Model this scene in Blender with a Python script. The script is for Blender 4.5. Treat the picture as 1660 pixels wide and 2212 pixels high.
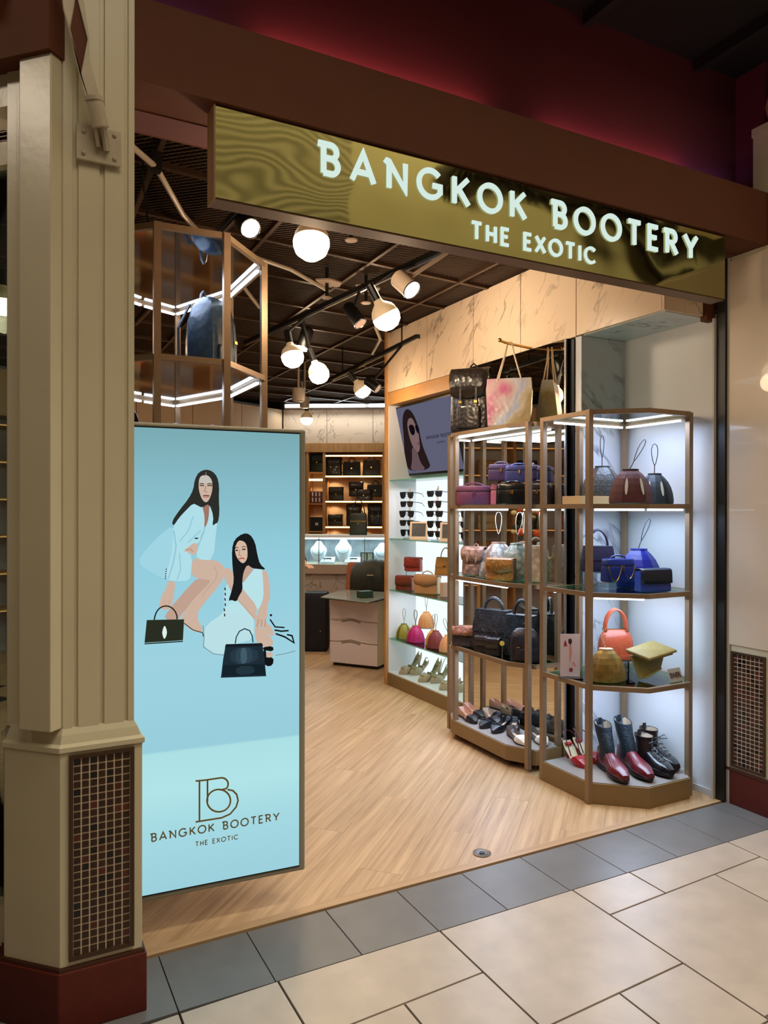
import bpy, bmesh, math, random
from mathutils import Vector, Matrix
random.seed(7)
for _o in list(bpy.data.objects): bpy.data.objects.remove(_o)
SC = bpy.context.scene; COL = SC.collection
PI = math.pi; R = math.radians
def lin(h):
    if isinstance(h, (tuple, list)): c = [v/255 for v in h[:3]]
    else: h = h.lstrip('#'); c = [int(h[i:i+2], 16)/255 for i in (0, 2, 4)]
    return tuple(v/12.92 if v <= .04045 else ((v+.055)/1.055)**2.4 for v in c) + (1,)

# ------------------------------------------------------------------ camera
cam_d = bpy.data.cameras.new('camera'); cam = bpy.data.objects.new('camera', cam_d); COL.objects.link(cam)
yaw, pit, rol = R(27.72), R(-.13), R(.09)
fw = Vector((math.sin(yaw)*math.cos(pit), math.cos(yaw)*math.cos(pit), math.sin(pit)))
rt = Vector((math.cos(yaw), -math.sin(yaw), 0)); up = rt.cross(fw)
r2 = rt*math.cos(rol)+up*math.sin(rol); u2 = up*math.cos(rol)-rt*math.sin(rol)
cam.matrix_world = Matrix((( r2.x, u2.x, -fw.x, 0), (r2.y, u2.y, -fw.y, 0), (r2.z, u2.z, -fw.z, 1.5), (0, 0, 0, 1)))
cam_d.sensor_width = 36; cam_d.lens = 36*1597/2212; cam_d.clip_start = .05; cam_d.clip_end = 100
SC.camera = cam
# ------------------------------------------------------------------ world, exposure, big lights
SC.view_settings.view_transform = 'Standard'; SC.view_settings.look = 'None'
SC.view_settings.exposure = 0.0; SC.view_settings.gamma = 1; SC.view_settings.use_curve_mapping = False
W = bpy.data.worlds.new('world'); SC.world = W; W.use_nodes = True
W.node_tree.nodes['Background'].inputs[0].default_value = (.55, .43, .30, 1)
W.node_tree.nodes['Background'].inputs[1].default_value = .05
def light(kind, name, loc, power, color, size=.1, aim=None, size_y=None, spot=None, parent=None, blend=.5):
    d = bpy.data.lights.new(name, kind); d.energy = power; d.color = color[:3]
    if kind == 'AREA':
        d.size = size
        if size_y: d.shape = 'RECTANGLE'; d.size_y = size_y
    else: d.shadow_soft_size = size
    if kind == 'SPOT': d.spot_size = R(spot or 60); d.spot_blend = blend
    o = bpy.data.objects.new(name, d); COL.objects.link(o); o.location = loc
    if aim is not None: o.rotation_euler = (Vector(aim)-Vector(loc)).to_track_quat('-Z', 'Y').to_euler()
    if parent: o.parent = parent
    return o
WARM = (1, .74, .48); WARM2 = (1, .84, .66); COOL = (.72, .82, 1); NEUT = (1, .91, .86)
light('AREA', 'mall_ceiling_light', (0.2, .2, 4.6), 28, WARM2, 1.6, (0.6, .8, 0), 1.6)
light('AREA', 'mall_ceiling_light', (3.3, .9, 4.9), 23, NEUT, 1.2, (2.6, 1.6, 0), 1.2)
light('SPOT', 'mall_downlight', (-2.1, 2.25, 3.75), 42, WARM2, .12, (.08, 2.4, 2.4), spot=50)
light('SPOT', 'mall_downlight', (2.2, .2, 3.9), 14, WARM2, .35, (3.4, 2.5, 2.2), spot=60)
# added warm fill for the shop, pointing down below the mesh, without fittings
for q_, w_ in (((1.88, 3.5, 2.74), 40), ((1.83, 4.5, 2.74), 44), ((1.74, 5.3, 2.74), 44), ((2.9, 6.4, 2.74), 60), ((3.15, 7.9, 2.74), 80), ((.8, 6.6, 2.8), 50)):
    light("SPOT", "shop_fill_spot", q_, w_*.86, (1, .80, .57), .10, (q_[0], q_[1], 0), spot=150, blend=1)
light('SPOT', 'shop_fill_spot', (1.95, 3.9, 2.74), 42, (1, .80, .57), .08, (3.0, 3.9, 2.5), spot=110, blend=1)  # added fill turned to the marble bulkhead, no fitting

# ------------------------------------------------------------------ materials
_M = {}
def mat(name, col, rough=.5, metal=0, noise=0, scale=20, bump=0, bscale=60, kind='noise', col2=None, emit=0, ecol=None,
        coat=0, trans=0, ior=1.45, objvar=0, spec=.5, alpha=1, stretch=None):
    if name in _M: return _M[name]
    m = bpy.data.materials.new(name); m.use_nodes = True; nt = m.node_tree; N = nt.nodes; L = nt.links
    b = N['Principled BSDF']; c = lin(col)
    b.inputs['Base Color'].default_value = c; b.inputs['Roughness'].default_value = rough
    b.inputs['Metallic'].default_value = metal; b.inputs['Coat Weight'].default_value = coat
    b.inputs['Transmission Weight'].default_value = trans; b.inputs['IOR'].default_value = ior
    b.inputs['Specular IOR Level'].default_value = spec; b.inputs['Alpha'].default_value = alpha
    tc = N.new('ShaderNodeTexCoord'); src = tc.outputs['Object']
    if stretch:
        mp = N.new('ShaderNodeMapping'); mp.inputs['Scale'].default_value = stretch; L.new(src, mp.inputs[0]); src = mp.outputs[0]
    out = None
    if noise or col2:
        t = N.new('ShaderNodeTexVoronoi' if kind == 'voronoi' else 'ShaderNodeTexNoise')
        t.inputs['Scale'].default_value = scale; L.new(src, t.inputs['Vector'])
        if kind == 'noise': t.inputs['Detail'].default_value = 6
        mx = N.new('ShaderNodeMix'); mx.data_type = 'RGBA'
        c2 = lin(col2) if col2 else tuple(max(0, v*(1-noise)) for v in c[:3])+(1,)
        mx.inputs[6].default_value = c; mx.inputs[7].default_value = c2
        rp = N.new('ShaderNodeMapRange'); rp.inputs[1].default_value = .32; rp.inputs[2].default_value = .68
        L.new(t.outputs[0], rp.inputs[0]); L.new(rp.outputs[0], mx.inputs[0]); out = mx.outputs[2]
    if objvar:
        oi = N.new('ShaderNodeObjectInfo'); hs = N.new('ShaderNodeHueSaturation'); mr = N.new('ShaderNodeMapRange')
        mr.inputs[3].default_value = 1-objvar; mr.inputs[4].default_value = 1+objvar
        L.new(oi.outputs['Random'], mr.inputs[0]); L.new(mr.outputs[0], hs.inputs['Value'])
        if out: L.new(out, hs.inputs['Color'])
        else: hs.inputs['Color'].default_value = c
        out = hs.outputs[0]
    if out: L.new(out, b.inputs['Base Color'])
    if bump:
        t = N.new('ShaderNodeTexVoronoi' if kind == 'voronoi' else 'ShaderNodeTexNoise'); t.inputs['Scale'].default_value = bscale
        L.new(src, t.inputs['Vector'])
        bp = N.new('ShaderNodeBump'); bp.inputs['Strength'].default_value = bump; bp.inputs['Distance'].default_value = .003
        L.new(t.outputs[0], bp.inputs['Height']); L.new(bp.outputs[0], b.inputs['Normal'])
    if emit:
        b.inputs['Emission Color'].default_value = lin(ecol) if ecol else c; b.inputs['Emission Strength'].default_value = emit
    _M[name] = m; return m
def emis(name, col, s):
    if name in _M: return _M[name]
    m = bpy.data.materials.new(name); m.use_nodes = True; N = m.node_tree.nodes; N.clear()
    e = N.new('ShaderNodeEmission'); o = N.new('ShaderNodeOutputMaterial'); e.inputs[0].default_value = lin(col); e.inputs[1].default_value = s
    m.node_tree.links.new(e.outputs[0], o.inputs[0]); _M[name] = m; return m
def leather(col, name=None, croc=True, rough=.38, b=.6, sc=55, col2=None):
    h = name or ('leather_'+col.strip('#'))
    return mat(h, col, rough=rough, noise=.35, scale=sc, bump=b if croc else .2, bscale=sc if croc else 200, kind='voronoi' if croc else 'noise', col2=col2, coat=.15)
def marble(name, base, vein, vs=1.0, rough=.25, rot=(40, 25)):
    m = bpy.data.materials.new(name); m.use_nodes = True; nt = m.node_tree; N = nt.nodes; L = nt.links; b = N['Principled BSDF']
    b.inputs['Roughness'].default_value = rough
    tc = N.new('ShaderNodeTexCoord'); mp = N.new('ShaderNodeMapping'); mp.vector_type = 'TEXTURE'; mp.inputs['Rotation'].default_value = (R(rot[0]), R(rot[1]), 0)
    mp.inputs['Scale'].default_value = (.34/vs, .30/vs, 1.3/vs)
    n = N.new('ShaderNodeTexNoise'); n.inputs['Scale'].default_value = 2.2; n.inputs['Detail'].default_value = 4; n.inputs['Distortion'].default_value = .35
    a = N.new('ShaderNodeMath'); a.operation = 'SUBTRACT'; a.inputs[1].default_value = .5
    ab = N.new('ShaderNodeMath'); ab.operation = 'ABSOLUTE'; mr = N.new('ShaderNodeMapRange')
    mr.inputs[1].default_value = .001; mr.inputs[2].default_value = .028; mr.inputs[3].default_value = 1; mr.inputs[4].default_value = 0
    n2 = N.new('ShaderNodeTexNoise'); n2.inputs['Scale'].default_value = 4; n2.inputs['Detail'].default_value = 2
    mr2 = N.new('ShaderNodeMapRange'); mr2.inputs[1].default_value = .42; mr2.inputs[2].default_value = .62
    mu = N.new('ShaderNodeMath'); mu.operation = 'MULTIPLY'; mx = N.new('ShaderNodeMix'); mx.data_type = 'RGBA'
    mx.inputs[6].default_value = lin(base); mx.inputs[7].default_value = lin(vein)
    L.new(tc.outputs['Object'], mp.inputs[0]); L.new(mp.outputs[0], n.inputs[0]); L.new(n.outputs[0], a.inputs[0]); L.new(a.outputs[0], ab.inputs[0])
    L.new(ab.outputs[0], mr.inputs[0]); L.new(tc.outputs['Object'], n2.inputs[0]); L.new(n2.outputs[0], mr2.inputs[0])
    L.new(mr.outputs[0], mu.inputs[0]); L.new(mr2.outputs[0], mu.inputs[1]); L.new(mu.outputs[0], mx.inputs[0]); L.new(mx.outputs[2], b.inputs['Base Color'])
    return m
def wood_mat(name, c1, c2, rot, rough=.42, s=1.0, objvar=.08):
    m = bpy.data.materials.new(name); m.use_nodes = True; nt = m.node_tree; N = nt.nodes; L = nt.links; b = N['Principled BSDF']
    b.inputs['Roughness'].default_value = rough
    tc = N.new('ShaderNodeTexCoord'); oi = N.new('ShaderNodeObjectInfo'); va = N.new('ShaderNodeVectorMath'); va.operation = 'ADD'
    sc = N.new('ShaderNodeVectorMath'); sc.operation = 'SCALE'; sc.inputs['Scale'].default_value = 37
    cx = N.new('ShaderNodeCombineXYZ'); L.new(oi.outputs['Random'], cx.inputs[0]); L.new(oi.outputs['Random'], cx.inputs[1]); L.new(cx.outputs[0], sc.inputs[0])
    mp = N.new('ShaderNodeMapping'); mp.vector_type = 'TEXTURE'; mp.inputs['Rotation'].default_value = (0, 0, rot); mp.inputs['Scale'].default_value = (1.1/s, .05/s, .3)
    L.new(tc.outputs['Object'], mp.inputs[0]); L.new(mp.outputs[0], va.inputs[0]); L.new(sc.outputs[0], va.inputs[1])
    n = N.new('ShaderNodeTexNoise'); n.inputs['Scale'].default_value = 1.6; n.inputs['Detail'].default_value = 8; n.inputs['Roughness'].default_value = .62
    L.new(va.outputs[0], n.inputs[0]); mr = N.new('ShaderNodeMapRange'); mr.inputs[1].default_value = .33; mr.inputs[2].default_value = .67
    mx = N.new('ShaderNodeMix'); mx.data_type = 'RGBA'; mx.inputs[6].default_value = lin(c1); mx.inputs[7].default_value = lin(c2)
    hs = N.new('ShaderNodeHueSaturation'); m2 = N.new('ShaderNodeMapRange'); m2.inputs[3].default_value = 1-objvar; m2.inputs[4].default_value = 1+objvar
    L.new(n.outputs[0], mr.inputs[0]); L.new(mr.outputs[0], mx.inputs[0]); L.new(oi.outputs['Random'], m2.inputs[0]); L.new(m2.outputs[0], hs.inputs['Value'])
    L.new(mx.outputs[2], hs.inputs['Color']); L.new(hs.outputs[0], b.inputs['Base Color'])
    bp = N.new('ShaderNodeBump'); bp.inputs['Strength'].default_value = .12; bp.inputs['Distance'].default_value = .002; L.new(n.outputs[0], bp.inputs['Height']); L.new(bp.outputs[0], b.inputs['Normal'])
    return m
CREAM = mat('cream_paint', (206, 196, 168), .30, noise=.08, scale=3, bump=.12, bscale=35)
REDB = mat('dark_red_paint', (92, 26, 12), .55, noise=.15, scale=30, bump=.2, bscale=250)
BROWN = mat('brown_beam_paint', (90, 43, 15), .75, noise=.1, scale=8)
GOLDF = mat('bronze_metal', (152, 126, 100), .36, metal=.45, noise=.08, scale=30)
GOLDP = mat('ochre_plinth', (142, 114, 74), .6, noise=.1, scale=120)
BLK = mat('black_satin', (16, 15, 15), .4)
DARKM = mat('dark_metal', (38, 34, 32), .4, metal=.4)
WHITE = mat('white_lacquer', (225, 222, 218), .35)
WALLW = mat('white_wall', (206, 204, 206), .45, noise=.04, scale=2, bump=.05, bscale=20)
MARB = marble('beige_marble', (232, 206, 178), (164, 142, 124))
MARG = marble('grey_white_marble', (198, 198, 204), (128, 130, 142), .8, rot=(0, -40))
STRIP = emis('led_strip_cool', (225, 240, 255), 6)
STRIPW = emis('led_strip_warm', (255, 214, 140), 5)
GLASS = None
def glass(name='clear_glass', tint=(225, 240, 235), a=.16, rough=.02):
    if name in _M: return _M[name]
    m = bpy.data.materials.new(name); m.use_nodes = True; N = m.node_tree.nodes; L = m.node_tree.links; N.clear()
    o = N.new('ShaderNodeOutputMaterial'); mx = N.new('ShaderNodeMixShader'); t = N.new('ShaderNodeBsdfTransparent'); g = N.new('ShaderNodeBsdfGlossy')
    t.inputs[0].default_value = lin(tint); g.inputs[1].default_value = rough; f = N.new('ShaderNodeFresnel'); f.inputs[0].default_value = 1.35
    ad = N.new('ShaderNodeMath'); ad.operation = 'ADD'; ad.inputs[1].default_value = a*.2
    L.new(f.outputs[0], ad.inputs[0]); L.new(ad.outputs[0], mx.inputs[0]); L.new(t.outputs[0], mx.inputs[1]); L.new(g.outputs[0], mx.inputs[2]); L.new(mx.outputs[0], o.inputs[0])
    _M[name] = m; return m
GL = glass(); GLG = glass('green_edge_glass', (190, 235, 220), .2)
ACR = glass('clear_acrylic', (235, 240, 245), .3, .05)
MIRR = mat('mirror_silver', (225, 222, 210), .015, metal=1)

# ------------------------------------------------------------------ mesh builder
class MB:
    def __init__(s): s.v = []; s.f = []
    def add(s, vs, fs):
        n = len(s.v); s.v += [tuple(v) for v in vs]; s.f += [tuple(i+n for i in f) for f in fs]; return s
    def box(s, a, b):
        (x0, y0, z0), (x1, y1, z1) = a, b
        return s.add([(x0,y0,z0),(x1,y0,z0),(x1,y1,z0),(x0,y1,z0),(x0,y0,z1),(x1,y0,z1),(x1,y1,z1),(x0,y1,z1)],
                     [(3,2,1,0),(4,5,6,7),(0,1,5,4),(1,2,6,5),(2,3,7,6),(3,0,4,7)])
    def bar(s, p, q, w, h=None, upv=(0,0,1)):
        p = Vector(p); q = Vector(q); h = h or w; d = (q-p).normalized(); a = d.cross(Vector(upv))
        if a.length < 1e-4: a = Vector((1, 0, 0))
        a.normalize(); b = a.cross(d); a *= w/2; b *= h/2
        return s.add([p-a-b, p+a-b, p+a+b, p-a+b, q-a-b, q+a-b, q+a+b, q-a+b], [(0,1,2,3),(7,6,5,4),(0,4,5,1),(1,5,6,2),(2,6,7,3),(3,7,4,0)])
    def prism(s, poly, z0, z1):
        n = len(poly); area = sum(poly[i][0]*poly[(i+1) % n][1]-poly[(i+1) % n][0]*poly[i][1] for i in range(n))
        if area < 0: poly = poly[::-1]
        return s.add([(x, y, z0) for x, y in poly]+[(x, y, z1) for x, y in poly],
                     [tuple(range(n))[::-1], tuple(range(n, 2*n))]+[(i, (i+1) % n, (i+1) % n+n, i+n) for i in range(n)])
    def loft(s, rings, cap=True, closed=True):
        m = len(rings[0]); vs = [p for r in rings for p in r]; fs = []
        for k in range(len(rings)-1):
            for i in range(m if closed else m-1):
                j = (i+1) % m; fs.append((k*m+i, k*m+j, (k+1)*m+j, (k+1)*m+i))
        if cap and closed: fs += [tuple(range(m))[::-1], tuple(range((len(rings)-1)*m, len(rings)*m))]
        return s.add(vs, fs)
    def tube(s, pts, r, n=6, closed=False):
        P = [Vector(p) for p in pts]; rings = []; a = None
        for i, p in enumerate(P):
            d = ((P[(i+1) % len(P)] if closed or i < len(P)-1 else p)-(P[i-1] if closed or i > 0 else p))
            d = d.normalized() if d.length > 1e-9 else Vector((0, 0, 1))
            if a is None: a = d.cross(Vector((.13, .31, 1))).normalized()
            else: a = (a-d*a.dot(d)).normalized()
            b = d.cross(a); rr = r[i] if isinstance(r, (list, tuple)) else r
            rings.append([p+a*math.cos(t)*rr+b*math.sin(t)*rr for t in [2*PI*k/n for k in range(n)]])
        if closed: rings.append(rings[0])
        return s.loft(rings, cap=not closed)
    def lathe(s, prof, n=16, c=(0,0,0), axis=None):
        rings = [[Vector((r*math.cos(2*PI*k/n), r*math.sin(2*PI*k/n), z)) for k in range(n)] for r, z in prof]
        if axis is not None:
            q = Vector((0, 0, 1)).rotation_difference(Vector(axis).normalized()); rings = [[q @ p for p in r] for r in rings]
        return s.loft([[p+Vector(c) for p in r] for r in rings])
    def ball(s, c, r, n=12, sq=(1,1,1)):
        prof = [(max(1e-4, math.sin(PI*i/8)), -math.cos(PI*i/8)) for i in range(9)]; c = Vector(c)
        return s.loft([[Vector((c.x+q*r*sq[0]*math.cos(2*PI*k/n), c.y+q*r*sq[1]*math.sin(2*PI*k/n), c.z+z*r*sq[2])) for k in range(n)] for q, z in prof])
    def rbox(s, w, d, h, taper=1.0, r=.2, z0=0, top=None, c=(0, 0), nz=None):
        """rounded-corner box, lofted upwards; taper scales the top"""
        def ring(sx, sy, z, k):
            rr = min(sx, sy)*k; pts = []
            for qx, qy, a0 in ((1,1,0),(-1,1,90),(-1,-1,180),(1,-1,270)):
                for t in (0, 30, 60, 90):
                    a = R(a0+t); pts.append(Vector((c[0]+qx*(sx/2-rr)+rr*math.cos(a), c[1]+qy*(sy/2-rr)+rr*math.sin(a), z)))
            return pts
        zs = [0, .03, .1, .35, .65, .88, .97, 1]; sc = [.93, .985, 1, 1, 1, 1, .975, .9]
        return s.loft([ring(w*q*(1+(taper-1)*z), d*q*(1+((top if top is not None else taper)-1)*z), z0+h*z, r) for z, q in zip(zs, sc)])
def O(name, mb, m, parent=None, loc=None, rz=0, smooth=False, bevel=0, kind=None, label=None, cat=None, group=None, rot=None, sub=0):
    if isinstance(mb, MB):
        me = bpy.data.meshes.new(name); me.from_pydata(mb.v, [], mb.f); me.validate(); me.update()
    else: me = mb
    if not len(me.materials): me.materials.append(m)
    if smooth:
        for p in me.polygons: p.use_smooth = True
    o = bpy.data.objects.new(name, me); COL.objects.link(o)
    if smooth == 'auto' or (smooth and not sub):
        try: me.set_sharp_from_angle(angle=R(42))
        except Exception: pass
    if loc is not None: o.location = loc
    if rz: o.rotation_euler = (0, 0, rz)
    if rot: o.rotation_euler = rot
    if parent: o.parent = parent
    if bevel:
        bm = o.modifiers.new('b', 'BEVEL'); bm.width = bevel; bm.segments = 2; bm.limit_method = 'ANGLE'
    if sub:
        sm = o.modifiers.new('s', 'SUBSURF'); sm.levels = sm.render_levels = sub
    for k, v in (('kind', kind), ('label', label), ('category', cat), ('group', group)):
        if v: o[k] = v
    return o
def T(name, label, cat, loc=(0,0,0), rz=0, group=None, rot=None, kind=None):
    o = bpy.data.objects.new(name, None); COL.objects.link(o); o.empty_display_size = .05; o.location = loc; o.rotation_euler = rot or (0, 0, rz)
    if kind: o['kind'] = kind
    else:
        o['label'] = label; o['category'] = cat
    if group: o['group'] = group
    return o
def S(name, mb, m, **k): return O(name, mb, m, kind='structure', **k)
def box(a, b): return MB().box(a, b)
def clip(poly, a, b, c):       # keep a*x+b*y>=c
    out = []
    for i in range(len(poly)):
        p, q = poly[i], poly[(i+1) % len(poly)]; dp = a*p[0]+b*p[1]-c; dq = a*q[0]+b*q[1]-c
        if dp >= 0: out.append(p)
        if dp*dq < 0:
            t = dp/(dp-dq); out.append((p[0]+(q[0]-p[0])*t, p[1]+(q[1]-p[1])*t))
    return out

# ================================================================== FLOORS
SLAB = S('floor', MB().prism([(-4, -4), (9, -4), (9, 13), (-4, 13)], -.1, -.012), mat('screed', (46, 36, 30), .9))
WOODF = wood_mat('oak_plank_wood', (212, 178, 140), (170, 136, 102), R(43), .40, 1.0, .025)
wf = T('floor_shop', '', '', (0, 0, 0), kind='structure'); SHOPF = wf
ang = R(43); dx, dy = math.cos(ang), math.sin(ang); PWD, PLN = .19, 1.25; cnt = 0
for i in range(-30, 45):
    off = ((i*0.618) % 1)*PLN
    for k in range(-4, 12):
        s0, s1 = k*PLN+off, (k+1)*PLN+off; t0, t1 = i*PWD, (i+1)*PWD; g = .0005
        quad = [(dx*s-dy*t, dy*s+dx*t+2.57) for s, t in ((s0+g, t0+g), (s1-g, t0+g), (s1-g, t1-g), (s0+g, t1-g))]
        for a, b, c in ((0, 1, 2.612), (-1, 0, -4.2), (1, 0, -.6), (0, -1, -9.6)):
            quad = clip(quad, a, b, c)
            if len(quad) < 3: break
        if len(quad) < 3: continue
        cx = sum(q[0] for q in quad)/len(quad); cy = sum(q[1] for q in quad)/len(quad)
        if cx < -.25 or (min(q_[0] for q_ in quad) > 3.33 and cy < 5.7): continue
        if cy > 8.45+.436*cx+.4: continue
        if cnt >= 290: continue
        cnt += 1
        O('plank', MB().prism(quad, -.011, random.uniform(-.0003, .0003)), WOODF, wf, bevel=0)
# wood beyond the planks that can be told apart
S('floor_shop_rear', MB().prism([(-3.5, 2.62), (-.2, 2.62), (-.2, 12), (-3.5, 12)], -.0115, -.002), WOODF, parent=None)
S('trim_1', MB().prism([(.1, 2.565), (3.335, 2.565), (3.335, 2.61), (.1, 2.61)], -.011, .002), wood_mat('oak_nosing', (190, 156, 120), (170, 136, 100), 0, .4), bevel=.001)
mf = T('floor_mall', '', '', kind='structure')
GREY = mat('grey_stone_tile', (116, 114, 115), .36, noise=.14, scale=7, bump=.1, bscale=180, objvar=.05)
BEIG = mat('beige_stone_tile', (196, 182, 169), .32, noise=.16, scale=8, bump=.06, bscale=90, objvar=.035)
def tile(name, q, m):
    x0, y0, x1, y1 = q; g = .0016 if m is GREY else .0034; sh = lambda x: .045*(x-2.02)
    if m is GREY: pts = [(x0+g, y0+g), (x1-g, y0+g), (x1-g, y1-g), (x0+g, y1-g)]; g2 = 0
    else: pts = [(x0+g, y0+g+sh(x0)), (x1-g, y0+g+sh(x1)), (x1-g, min(y1-g+sh(x1), 2.236)), (x0+g, min(y1-g+sh(x0), 2.236))]
    O(name, MB().prism(pts, -.011, 0), m, mf, bevel=.0012)
x = .79-.305*5
while x < 4.6:
    for y0, y1 in ((2.238, 2.552),): tile('border_tile', (x, y0, x+.305, y1), GREY)
    x += .305
TL = [(.797,2.0,1.404,2.3),(1.404,1.705,2.02,2.3),(2.02,2.035,2.329,2.3),(2.329,2.035,2.939,2.3),(2.939,1.73,3.55,2.3),(2.02,1.41,2.629,2.035),(2.629,1.41,2.939,2.035),
      (2.939,1.41,3.24,1.73),(3.24,1.1,3.85,1.73),(3.55,1.73,4.2,2.3),(.485,2.0,.797,2.3),(-.125,2.0,.485,2.3),(-.73,2.0,-.125,2.3),(1.101,1.705,1.404,2.0),(.49,1.4,1.101,2.0),(1.718,1.395,2.02,1.705),(1.101,1.395,1.718,1.705),
      (.18,1.7,.49,2.0),(-.43,1.4,.18,2.0),(.18,1.4,.49,1.7),(2.02,1.1,2.329,1.41),(2.329,.8,2.939,1.41),(2.939,1.1,3.24,1.41),(1.404,.79,2.02,1.395),(1.101,1.1,1.404,1.395),(.49,.79,1.101,1.4),(-.12,.8,.49,1.4)]
for q in TL: tile('paving_tile', q, BEIG)
FLR = MB()
for q in [(2.02,.6,2.329,1.1),(1.101,.79,1.404,1.1),(-4,-4,9,.59),(-4,.59,-.13,1.39),(3.3,.59,9,1.09),(4.25,1.1,9,2.2),(-4,1.4,-.45,1.99),(-4,2,-.75,2.2)]:
    FLR.box((q[0]+.002, q[1]+.002, -.011), (q[2]-.002, q[3]-.002, -.001))
O('paving_far', FLR, BEIG, mf, kind='stuff')
# floor lock
lk = T('floor_lock', 'round steel floor lock set in the wood by the threshold', 'lock', (1.885, 2.66, .001))
O('cover_ring', MB().lathe([(.038, 0), (.040, .002), (.034, .004), (.030, .002)], 20), mat('steel_dull', (120, 112, 104), .35, metal=.9), lk, smooth=True)
O('key_hole', MB().lathe([(.012, 0), (.012, .0045)], 14), BLK, lk)

# ================================================================== SHOP SHELL
# right wall (niche) + marble end panel
S('wall_right', box((3.335, 2.55, 0), (3.45, 3.27, 2.53)), WALLW)
S('wall_panel', box((2.995, 3.25, 0), (3.335, 3.30, 2.51)), MARG)
S('trim_2', box((3.318, 2.548, 0), (3.345, 2.60, 2.9)), BLK)
S('trim_3', MB().box((3.30, 2.60, 0), (3.334, 2.612, 2.5)).box((3.334, 2.53, 0), (3.347, 2.549, 2.85)), mat('pale_trim', (188, 180, 170), .4))
S('baseboard_right', MB().box((3.322, 2.615, 0), (3.334, 3.25, .035)), WALLW)
# marble bulkhead over the wall units: separate stone panels
bk = T('wall_bulkhead', '', '', kind='structure')
ys = [2.66, 3.285, 3.80, 4.33, 4.965, 5.64]
for i in range(5):
    O('marble_panel', box((2.985, ys[i]+.003, 2.512 if i else 2.516), (3.01, ys[i+1]-.003, 3.022)), MARB, bk, bevel=.0015)
O('marble_panel', box((2.985, 2.645, 2.516), (3.30, 2.66, 3.0)), MARB, bk)
O('soffit', box((3.01, 2.66, 2.512), (3.335, 3.25, 2.53)), MARG, bk)
O('core', box((3.012, 3.25, 2.52), (3.6, 5.63, 3.02)), mat('plaster_core', (170, 150, 130), .8), bk)
O('shadow_gap', box((3.0, 2.665, 2.531), (3.33, 3.25, 3.0)), DARKM, bk)
S('trim_4', box((3.27, 2.62, 2.49), (3.33, 2.66, 2.60)), BROWN)
# back partition behind wall units
S('wall_units_back', box((3.56, 3.30, 0), (3.62, 5.64, 2.52)), WALLW)

# far walls, all angled
FX, FY = 3.66, 10.05; FR = R(-30.7)
far = T('wall_far', '', '', (FX, FY, 0), FR, kind='structure')
fxs = [0, .62, 1.28, 1.9, 2.6, 3.3]
for i in range(5): O('marble_panel', box((fxs[i]+.004, -.02, 2.456), (fxs[i+1]-.004, .0, 2.935)), MARB, far)
OAK = wood_mat('warm_oak_joinery', (212, 158, 98), (186, 132, 76), R(90), .45, 1, .03)
fsh = T('product_shelving', 'oak wall shelving with warm light strips and dark bags against the far marble wall', 'shelf', (FX, FY, 0), FR)
O('wood_header', box((0, -.03, 2.33), (3.3, .4, 2.456)), OAK, fsh)
O('back_panel', box((0, .40, 0), (3.3, .44, 2.95)), mat('warm_back_panel', (226, 196, 150), .5), far)
O('upper_panel', box((0, 0.001, 2.457), (3.3, .03, 3.03)), WALLW, far)
for a in (.34, .58, 1.43, 1.52): O('upright', box((a-.02, -.02, 0), (a+.02, .40, 2.33)), OAK, fsh)
for z in (2.29, 1.995, 1.635, 1.27, .9, .5):
    sf = O('shelf_board', box((.6, .0, z-.025), (1.41, .39, z)), OAK, fsh)
    O('light_strip', box((.6, -.004, z-.022), (1.41, -.001, z-.004)), STRIPW, sf)
for z in (2.05, 1.6, 1.2, .9): O('shelf_board', box((.36, .02, z-.02), (.56, .39, z)), OAK, fsh)
O('light_strip', box((.36, .0, 1.92), (.56, .02, 1.95)), STRIPW, fsh)
for z_ in (2.26, 1.96, 1.60, 1.24):
    for a in (.68, 1.1): light('SPOT', 'niche_lamp', (a, .25, z_), 1.8, WARM, .01, (a, .36, z_-.5), spot=130, parent=fsh)
for z_ in (1.91, 1.5): light('SPOT', 'niche_lamp', (.46, .2, z_), 1.5, WARM, .01, (.46, .36, z_-.5), spot=110, parent=fsh)
O('jamb', box((-.03, -.06, 0), (.0, .4, 3.03)), DARKM, far)
# light trough above the far marble
tr = T('light_trough', 'long white light trough along the top of the far marble wall', 'light', (FX, FY, 2.95), FR)
O('tray', box((.03, -.12, .0), (1.9, -.03, .05)), WHITE, tr)
for a, b in ((.05, 1.16), (1.24, 1.85)): O('tube', MB().tube([(a, -.14, .025), (b, -.14, .025)], .024, 8), emis('tube_white', (235, 250, 255), 7), tr)
light('AREA', 'trough_glow', (.8, -.2, -.05), 6, (.95, 1, 1), 1.6, (.8, -.35, -1), .08, parent=tr)
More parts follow.
